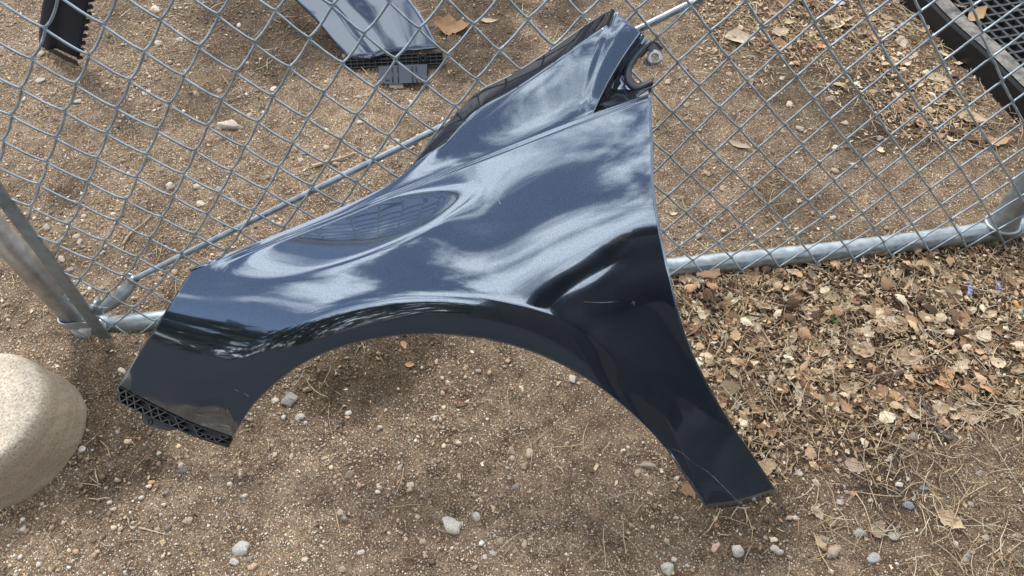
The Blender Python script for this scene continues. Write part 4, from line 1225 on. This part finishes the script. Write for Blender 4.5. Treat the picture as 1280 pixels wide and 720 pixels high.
LV = [
(1216, 515, 48, 2, (.46,.35,.24), 20, 'large curled grey-tan leaf in the middle of the litter at right'),
(1205, 448, 34, 3, (.50,.39,.27), 40, 'narrow tan leaf above the large curled grey-tan leaf'),
(1108, 406, 30, 2, PALE, 60, 'bleached cream leaf in the litter below the rail'),
(1145, 517, 26, 1, PALE, 0, 'cream oval leaf left of the purplish plastic strip'),
(1070, 583, 32, 1, (.48,.36,.28), 20, 'dusty pinkish-tan leaf lying alone on bare dirt'),
(1186, 651, 34, 0, (.55,.42,.28), 50, 'upturned tan leaf on the dirt at the bottom right'),
(1021, 642, 20, 2, (.60,.51,.38), 70, 'small pale leaf scrap right of the fender tip'),
(1038, 651, 20, 1, (.50,.38,.24), -60, 'tan leaf scrap just below the small pale leaf scrap'),
(1027, 677, 20, 2, (.54,.42,.27), -20, 'yellowish leaf scrap above the flat brown stone'),
(1097, 662, 26, 2, (.48,.39,.27), -50, 'crumpled tan leaf between the pebbles at lower right'),
(1169, 716, 16, 3, (.58,.48,.30), 70, 'yellow leaf sliver cut by the bottom edge'),
(924, 49, 40, 1, PALE, 5, 'big pale leaf behind the mesh above the truss rod end'),
(976, 41, 26, 2, (.60,.48,.35), -20, 'tan leaf just right of the big pale leaf behind the mesh'),
(925, 183, 30, 3, PALE, 40, 'slim whitish leaf lying alone behind the mesh right of the fender'),
(566, 36, 48, 0, (.45,.27,.15), 10, 'big crumpled orange-brown leaf beside the blue panel'),
(611, 27, 26, 3, (.62,.48,.34), 5, 'frayed pale leaf right of the big orange-brown leaf'),
(1143, 24, 24, 1, TAN, 30, 'tan leaf lying against the black tray rim near the top'),
(505, 432, 13, 1, ORG, 70, 'small orange leaf at the top of the wheel arch opening'),
(513, 457, 13, 1, (.55,.35,.16), 10, 'small yellow-orange leaf below the orange one in the wheel arch'),
(576, 505, 16, 0, RED, 20, 'dark red-brown leaf scrap in the wheel arch opening'),
(1216, 150, 36, 2, (.52,.38,.24), 30, 'broad tan leaf against the foot of the tray rim'),
(1245, 178, 32, 0, (.50,.30,.17), 10, 'orange-brown leaf near the right edge beyond the mesh'),
(842, 268, 10, 1, PALE, 0, 'tiny pale leaf chip behind the mesh near the fender edge'),
]
for px, py, w, k, col, rot, lab in LV: place_leaf(px, py, w, k, col, rot, lab)
place_leaf(886, 345, 44, 0, (.26,.17,.10), -30, 'brown lobed leaf propped against the bottom rail beside the fender', z=.045, tilt=.5)
place_leaf(1222, 18, 30, 1, (.46,.30,.17), -30, 'curled brown leaf caught on the black tray lattice', z=.075, tilt=.5)
place_leaf(1200, 9, 18, 3, (.42,.26,.15), 40, 'thin brown leaf next to the curled one on the tray', z=.075, tilt=.4)
n_lit = 0
while n_lit < 230:                                   # leaves of the litter big enough to pick out
    px, py = rnd.uniform(850, 1285), rnd.uniform(335, 520)
    if rnd.random() < .33: px, py = rnd.uniform(960, 1275), rnd.uniform(0, 215)
    q = gp(px, py)
    if float(cover(q[0], q[1])) < .5: continue
    tone, word = rnd.choice(((TAN, 'tan'), (TAN, 'tan'), (PALE, 'pale cream'), (PALE, 'pale cream'), (BRN, 'dark brown'), (ORG, 'orange-brown'), (RED, 'reddish-brown')))
    k = rnd.choice((0, 1, 1, 2, 3)); shp = ('lobed', 'oval', 'broad ragged', 'narrow')[k]
    if py < 250:
        place_leaf(px, py, rnd.uniform(13, 28), k, tone, rnd.uniform(0, 360), '%s %s dead leaf drifted beside the black tray beyond the mesh' % (shp, word), '%s %s leaves beside the tray' % (shp, word), seed=rnd.randrange(9), tilt=.35)
    else:
        place_leaf(px, py, rnd.uniform(14, 36) if rnd.random() < .6 else rnd.uniform(11, 18), k, tone, rnd.uniform(0, 360), '%s %s dead leaf loose in the litter in front of the bottom rail' % (shp, word), '%s %s leaves in the litter in front of the rail' % (shp, word), seed=rnd.randrange(9), tilt=.5)
    n_lit += 1
protos = [stone_mesh(900 + k) for k in range(6)]
pmes = []
for k, V in enumerate(protos):
    for col, wd in (((.55,.47,.36), 'beige'), ((.46,.36,.26), 'brown'), ((.62,.57,.49), 'whitish'), ((.36,.32,.28), 'grey')):
        me = bpy.data.meshes.new('pebble'); me.from_pydata([tuple(v) for v in V], [], [tuple(map(int, f)) for f in ico3_f]); me.polygons.foreach_set('use_smooth', [True]*len(me.polygons)); me.materials.append(soft(col)); pmes.append((me, wd))
zones = [((20, 520, 30, 380), 70, 'small loose pebble on the ground behind the mesh left of the fender', 'pebbles behind the mesh on the left', 1),
         ((830, 1100, 80, 300), 22, 'small pebble on bare dirt behind the mesh right of the fender', 'pebbles behind the mesh on the right', 1),
         ((100, 880, 560, 715), 26, 'small loose pebble on the open dirt in front of the fender', 'pebbles in front of the fender', 0),
         ((330, 800, 440, 560), 10, 'small pebble on the dirt framed by the wheel arch', 'pebbles inside the wheel arch', 0),
         ((960, 1275, 560, 715), 24, 'small pebble in the dirt below the leaf litter', 'pebbles below the leaf litter', 0)]
for (x0, x1, y0, y1), n, lab, grp, _ in zones:
    for k in range(n):
        px, py = rnd.uniform(x0, x1), rnd.uniform(y0, y1)
        q = gp(px, py); z = float(gz(q[0], q[1])); w = rnd.uniform(6.5, 12.5) / F * np.dot(q - C, W[:, 2])
        pm, wd = rnd.choice(pmes); o = bpy.data.objects.new('pebble', pm); COL.objects.link(o)
        o.scale = (w/2, w/2*rnd.uniform(.6, .95), w/2*rnd.uniform(.4, .65)); o.location = (q[0], q[1], z + w*.08); o.rotation_euler = (0, 0, rnd.uniform(0, 6.3))
        tag(o, wd + ' ' + lab, 'pebble', wd + ' ' + grp)
def stick(pts, r, col, label, cat='twig', name='twig', lift=.004, taper=True):
    P = []
    for px, py in pts:
        q = gp(px, py); z = float(gz(q[0], q[1])) + lift + rnd.uniform(0, .002); P.append(gp(px, py, z))
    c = curve(P, 6 * len(P)); rr = r * (np.linspace(1, .5, len(c)) if taper else np.ones(len(c))) * np.random.default_rng(int(pts[0][0])).uniform(.85, 1.15, len(c))
    return tag(tube(name, c, rr, leaf_mat(col), None, 7), label, cat)
stick([(153, 306), (163, 292), (178, 280), (190, 268)], .0028, (.58,.46,.32), 'pale bent stick behind the mesh near the left post')
stick([(390, 208), (410, 202), (428, 197), (443, 191)], .0045, (.50,.40,.28), 'stout pale stick lying parallel to the truss rod')
stick([(1152, 450), (1185, 432), (1210, 414), (1229, 404)], .0014, (.60,.48,.30), 'long dry grass stem curving up through the litter at right', 'straw', 'dry_grass', .01)
stick([(1225, 407), (1250, 406), (1282, 400)], .0013, (.60,.50,.32), 'straight dry stem reaching the right edge of the litter', 'straw', 'dry_grass', .012)
stick([(1184, 632), (1215, 648), (1245, 664), (1282, 678)], .0013, (.62,.52,.36), 'long straw running to the right edge near the bottom', 'straw', 'straw_stem', .004)
stick([(1237, 655), (1262, 662), (1282, 672)], .0009, (.58,.47,.3), 'thin straw just above the long straw at the right edge', 'straw', 'straw_stem', .008)
stick([(1070, 617), (1080, 632), (1088, 655), (1092, 668)], .0010, (.58,.46,.32), 'bent straw standing over the pebbles at lower right', 'straw', 'straw_stem', .004)
stick([(1046, 634), (1056, 648), (1062, 668)], .0010, (.58,.48,.34), 'short pale straw left of the bent straw', 'straw', 'straw_stem', .004)
stick([(173, 659), (192, 664), (212, 669)], .0012, (.64,.52,.36), 'short yellow straw on bare dirt below the concrete footing', 'straw', 'straw_stem', .002)
stick([(1084, 472), (1105, 468), (1128, 464)], .0024, (.26,.21,.18), 'short grey twig lying in the litter', lift=.01)
stick([(932, 683), (950, 684), (957, 686)], .0010, (.42,.26,.15), 'short red-brown twig right of the whitish stone', lift=.002)
stick([(1125, 573), (1150, 588), (1175, 598)], .0011, (.36,.22,.13), 'thin brown twig below the leaf litter', lift=.003)
stick([(1243, 694), (1265, 704), (1282, 710)], .0014, (.40,.24,.14), 'reddish twig in the bottom right corner', lift=.003)
stick([(1049, 398), (1060, 425), (1070, 460)], .0012, (.20,.14,.10), 'dark thin twig pointing down through the litter', lift=.012)
stick([(1200, 355), (1230, 363), (1262, 368)], .0010, (.60,.50,.36), 'pale stem beside the blue wrapper scrap', 'straw', 'dry_grass', .012)
stick([(935, 375), (928, 392), (920, 410)], .0010, (.55,.42,.25), 'short stem leaning below the rail near the fender', 'straw', 'dry_grass', .012)
# cigarette end, wrapper scraps, plastic strip
a, b2 = gp(1268, 376, .012), gp(1277, 393, .010)
ce = empty('cigarette_end', (a + b2) / 2); tag(ce, 'orange cigarette end in the litter at the right edge', 'cigarette end')
tube('filter', [a, a*.35 + b2*.65], .0038, soft((.66,.36,.13)), ce, 12); tube('paper', [a*.35 + b2*.65, b2], .0039, soft((.68,.62,.52)), ce, 12)
M_wrap = flat_mat('blue_white_wrapper', (.30,.33,.52), .35); M_strip = flat_mat('purple_grey_film', (.10,.08,.08), .3)
def scrap(pts, w, mat, label, name, cat, lift=.012):
    P = curve([gp(x, y, float(gz(*gp(x, y)[:2])) + lift) for x, y in pts], 5 * len(pts))
    P[:, 2] += .002 * np.sin(np.arange(len(P)) * 1.7)
    tg = np.gradient(P, axis=0); sd2 = np.cross(tg, (0, 0, 1)); sd2 /= np.linalg.norm(sd2, axis=1, keepdims=True)
    nn2 = np.array([(0, math.sin(k), 1.5) for k in range(len(P))]); nn2 /= np.linalg.norm(nn2, axis=1, keepdims=True)
    o = mesh_obj(name, *(lambda q_: (q_.v, q_.f))(MB().strip(P, sd2, w, nn2, .0006)), mat); return tag(o, label, cat)
scrap([(1211, 353), (1213, 361), (1212, 369)], .009, M_wrap, 'left one of two small blue and white wrapper scraps', 'wrapper_scrap', 'wrapper')
scrap([(1248, 352), (1250, 360), (1249, 366)], .006, M_wrap, 'right one of two small blue and white wrapper scraps', 'wrapper_scrap', 'wrapper')
scrap([(1148, 497), (1158, 510), (1166, 525), (1176, 538), (1190, 550)], .008, M_strip, 'twisted purplish plastic film strip in the litter', 'plastic_strip', 'plastic strip', .010)
scrap([(1041, 1), (1048, 4), (1056, 2)], .02, flat_mat('clear_scrap', (.62,.66,.70), .15), 'shiny whitish plastic scrap at the top edge among leaves', 'plastic_scrap', 'plastic scrap', .008)
# a few green sprigs
def sprig(px, py, n, label):
    q = gp(px, py); mb = MB()
    for k in range(n):
        a = rnd.uniform(0, 6.3); L = rnd.uniform(.008, .02); P = [q + np.array([math.cos(a)*L*t*.6, math.sin(a)*L*t*.6, L*t*(1-.3*t)]) for t in (0, .35, .7, 1)]
        P = np.array(P); mb.strip(P, (-math.sin(a), math.cos(a), 0), .0016, (0, 0, 1), .0003)
    o = mb.obj('grass_sprig', flat_mat('green_blade', (.09, .14, .045), .6)); return tag(o, label, 'grass')
sprig(1041, 402, 16, 'small green grass sprig in the litter below the cream leaf')
sprig(957, 357, 12, 'tiny green sprig under the rail right of the fender')
sprig(137, 49, 16, 'tiny green sprig behind the mesh near the dark panel end')

# ------------------------------------------------------------------ the person holding the phone (mirrored in the paint)
ax_f, ax_r, ax_u = W[:, 2], W[:, 0], -W[:, 1]
person = empty('person', (-.08, -1.14, 0))
tag(person, 'person in dark jacket and cap holding a phone, mirrored in the fender', 'person')
M_cloth = flat_mat('dark_jacket_cloth', (.018, .020, .028), .85); M_jean = flat_mat('dark_denim', (.025, .032, .05), .9)
M_skin = flat_mat('skin', (.42, .26, .19), .55, var=.08); M_shoe = flat_mat('shoe_leather', (.02, .018, .016), .5)
PC = C - ax_f * .012 + ax_r * .030 - ax_u * .010      # centre of the phone
hL, hR = PC - ax_r * .085 - ax_f * .006, PC + ax_r * .085 - ax_f * .006
def skinned(name, verts, edges, radii, mat, root=0, sub=2, parent=person):
    me = bpy.data.meshes.new(name); me.from_pydata([tuple(map(float, v)) for v in verts], edges, [])
    me.materials.append(mat)
    o = bpy.data.objects.new(name, me); COL.objects.link(o)
    sk = o.modifiers.new('skin', 'SKIN'); sk.use_smooth_shade = True
    if not me.skin_vertices: 
        bpy.context.view_layer.objects.active = o
    for v, r_ in zip(me.skin_vertices[0].data, radii):
        v.radius = (r_, r_) if isinstance(r_, (int, float)) else r_
    me.skin_vertices[0].data[root].use_root = True
    ss_ = o.modifiers.new('sub', 'SUBSURF'); ss_.levels = sub; ss_.render_levels = sub
    return under(o, parent)
px0 = .00
sh = lambda s: np.array([px0 + s*.20, -1.16, 1.41])
elL, elR = np.array([px0 - .25, -1.07, 1.15]), np.array([px0 + .26, -1.07, 1.15])
wL, wR = hL - ax_f*.035 - ax_r*.03 - ax_u*.03, hR - ax_f*.035 + ax_r*.03 - ax_u*.03
BV = [(px0, -1.19, .94), (px0, -1.21, 1.08), (px0, -1.20, 1.25), (px0, -1.17, 1.40), (px0, -1.13, 1.49), (px0, -1.10, 1.55),
      sh(-1), elL, wL, sh(1), elR, wR,
      (px0 - .10, -1.17, .86), (px0 - .13, -1.12, .50), (px0 - .14, -1.18, .09), (px0 - .15, -1.08, .04),
      (px0 + .10, -1.17, .86), (px0 + .13, -1.12, .50), (px0 + .14, -1.18, .09), (px0 + .15, -1.08, .04)]
BE = [(0,1),(1,2),(2,3),(3,4),(4,5),(3,6),(6,7),(7,8),(3,9),(9,10),(10,11),(0,12),(12,13),(13,14),(14,15),(0,16),(16,17),(17,18),(18,19)]
BR = [(.20,.14),(.20,.14),(.215,.15),(.19,.12),.065,.055,.10,.075,.045,.10,.075,.045,.115,.085,.06,.045,.115,.085,.06,.045]
bm_ = skinned('clothed_body', BV, BE, BR, M_cloth)
# head with face, cap and ears
hc = np.array([px0, -1.075, 1.635]); fdir = np.array([0, .80, -.60]); fup = np.array([0, .60, .80]); fr = np.array([1.0, 0, 0])
V = []
for v in ico3_v @ np.eye(3):
    x, y, z = v
    wv_ = .076 * (1 - .18 * max(0, -z)) ; p = hc + fr * x * wv_ + fdir * y * (.098 - .012 * max(0, -z)) + fup * z * .118
    if y > .75 and abs(x) < .3 and -.25 < z < .15: p = p + fdir * .018 * (1 - abs(x) / .3)
    if y > .5 and .05 < z < .3 and .2 < abs(x) < .6: p = p - fdir * .006
    if y > .6 and -.62 < z < -.5 and abs(x) < .4: p = p + fdir * .005
    V.append(p)
under(mesh_obj('head', V, ico3_f, M_skin), person)
for s in (-1, 1):
    under(mesh_obj('ear', [hc + fr * s * (.077 + .006*v[0]) + fdir * (v[1]*.016 - .005) + fup * (v[2]*.03) for v in ico2_v], ico2_f, M_skin), person)
    under(mesh_obj('eye', [hc + fr * (s*.03 + .011*v[0]) + fdir * (.086 + v[1]*.008) + fup * (.018 + v[2]*.008) for v in ico2_v], ico2_f, M_steel), person)
cap = under(mesh_obj('cap', [hc + fr*v[0]*.084 + fdir*(v[1]*.108 - .004) + fup*(.035 + max(v[2], -.15)*.098) for v in ico3_v], ico3_f, M_cloth), person)
V = []; Fc = []
for k in range(13):
    a = math.pi * k / 12
    for r_, dz in ((.6, 0), (1.0, -.008)):
        V += [hc + fr*math.cos(a)*.07 + fdir*(.085 + math.sin(a)*.075*r_) + fup*(.035 + dz + t_) for t_ in (0, .003)]
for k in range(12):
    for e in ((0, 2), (2, 3), (3, 1), (1, 0)): Fc.append((4*k+e[0], 4*k+e[1], 4*k+4+e[1], 4*k+4+e[0]))
under(mesh_obj('cap_peak', V, Fc, M_cloth), cap)
# hands: palm with five separate bent digits round the phone's ends
for s, h, wr in ((-1, hL, wL), (1, hR, wR)):
    pv = [wr, h - ax_r*s*(-.018) - ax_u*.012 - ax_f*.012]
    vs_ = [wr, (np.array(wr) + pv[1]) / 2, pv[1]]; es = [(0, 1), (1, 2)]; rs = [.026, .028, (.026, .018)]
    for k in range(4):
        b0 = pv[1] + ax_u * (.022 - .014*k) + ax_r*s*.002
        c1 = b0 + ax_f*.004 - ax_r*s*.020; c2 = c1 + ax_f*.004 - ax_r*s*(.016 - .003*abs(k-1)); 
        n0 = len(vs_); vs_ += [b0, c1 , c2]; es += [(2, n0), (n0, n0+1), (n0+1, n0+2)]; rs += [.0095, .0085, .0070]
    n0 = len(vs_); t0 = pv[1] - ax_u*.020 - ax_f*.008; vs_ += [t0, t0 - ax_r*s*.022 - ax_f*.006 + ax_u*.008, t0 - ax_r*s*.042 - ax_f*.004 + ax_u*.016]; es += [(2, n0), (n0, n0+1), (n0+1, n0+2)]; rs += [.012, .010, .0085]
    skinned('hand', vs_, es, rs, M_skin, 2, 2)
for s in (-1, 1):
    V = []
    for v in ico3_v: V.append((px0 + s*.145 + v[0]*.05, -1.09 + v[1]*.135, .045 + (v[2]*.05 if v[2] > 0 else v[2]*.045) * (1 - .35*max(0, v[1]))))
    under(mesh_obj('shoe', V, ico3_f, M_shoe), person)
phone = empty('phone', PC); tag(phone, 'black phone in the hands of the person mirrored in the fender', 'phone')
pc_ = MB().box(PC, ax_r*.078, ax_u*.037, ax_f*.004).obj('phone_case', M_black, phone, False, .002)
MB().box(PC - ax_f*.0045, ax_r*.072, ax_u*.033, ax_f*.0004).obj('phone_screen', M_greyblack, phone)
# unseen dark outbuilding added behind the photographer to darken the mirror image
M_shed = flat_mat('dark_board_siding', (.030, .028, .026), .85, grain=20)
added_shed = empty('added_shed', (5, -7, 0)); tag(added_shed, 'dark boarded outbuilding added behind the person to darken the fender mirror image', 'added_shed')
for k in range(56):
    x = -3.1 + .26 * k
    MB().box((x, -6.4 - .012 * (k % 2), 2.35), (.127, 0, 0), (0, .012, 0), (0, 0, 2.35)).obj('siding_board', M_shed, added_shed)
MB().box((4.1, -8.65, 2.3), (7.2, 0, 0), (0, 2.2, 0), (0, 0, 2.3)).obj('shed_body', M_shed, added_shed)
MB().add([(-3.5, -6.1, 4.72), (11.6, -6.1, 4.72), (11.6, -11.2, 5.5), (-3.5, -11.2, 5.5), (-3.5, -6.1, 4.8), (11.6, -6.1, 4.8), (11.6, -11.2, 5.58), (-3.5, -11.2, 5.58)], [(3,2,1,0),(4,5,6,7),(0,1,5,4),(1,2,6,5),(2,3,7,6),(3,0,4,7)]).obj('shed_roof', M_greyblack, added_shed)
# far hedge behind the photographer that darkens the horizon mirrored in the panel
n = 9000
ha = rng.uniform(R(-112), R(70), n); hr = 15 + rng.normal(0, .8, n); hx = hr * np.sin(ha); hy = -hr * np.cos(ha)
top = 2.4 + 1.5 * fbm(ha * 15, ha * 0 + 3, .25, 4, 3)
hzv = top * rng.random(n) ** .8
Vh = np.stack([hx, hy, hzv], 1)[:, None] + rng.normal(0, .22, (n, 3, 3))
Vh[..., 2] = np.maximum(Vh[..., 2], -.02)
hc4 = np.repeat(np.concatenate([np.array([(.05, .06, .03)]) * rng.uniform(.6, 1.5, (n, 1)), np.ones((n, 1))], 1), 3, 0)
tag(fast_mesh('distant_hedge', Vh.reshape(-1, 3), np.arange(n*3).reshape(-1, 3), M_leaf, hc4), 'dark hedge far behind the person, a strip in the fender mirror image', 'hedge', kind='stuff')
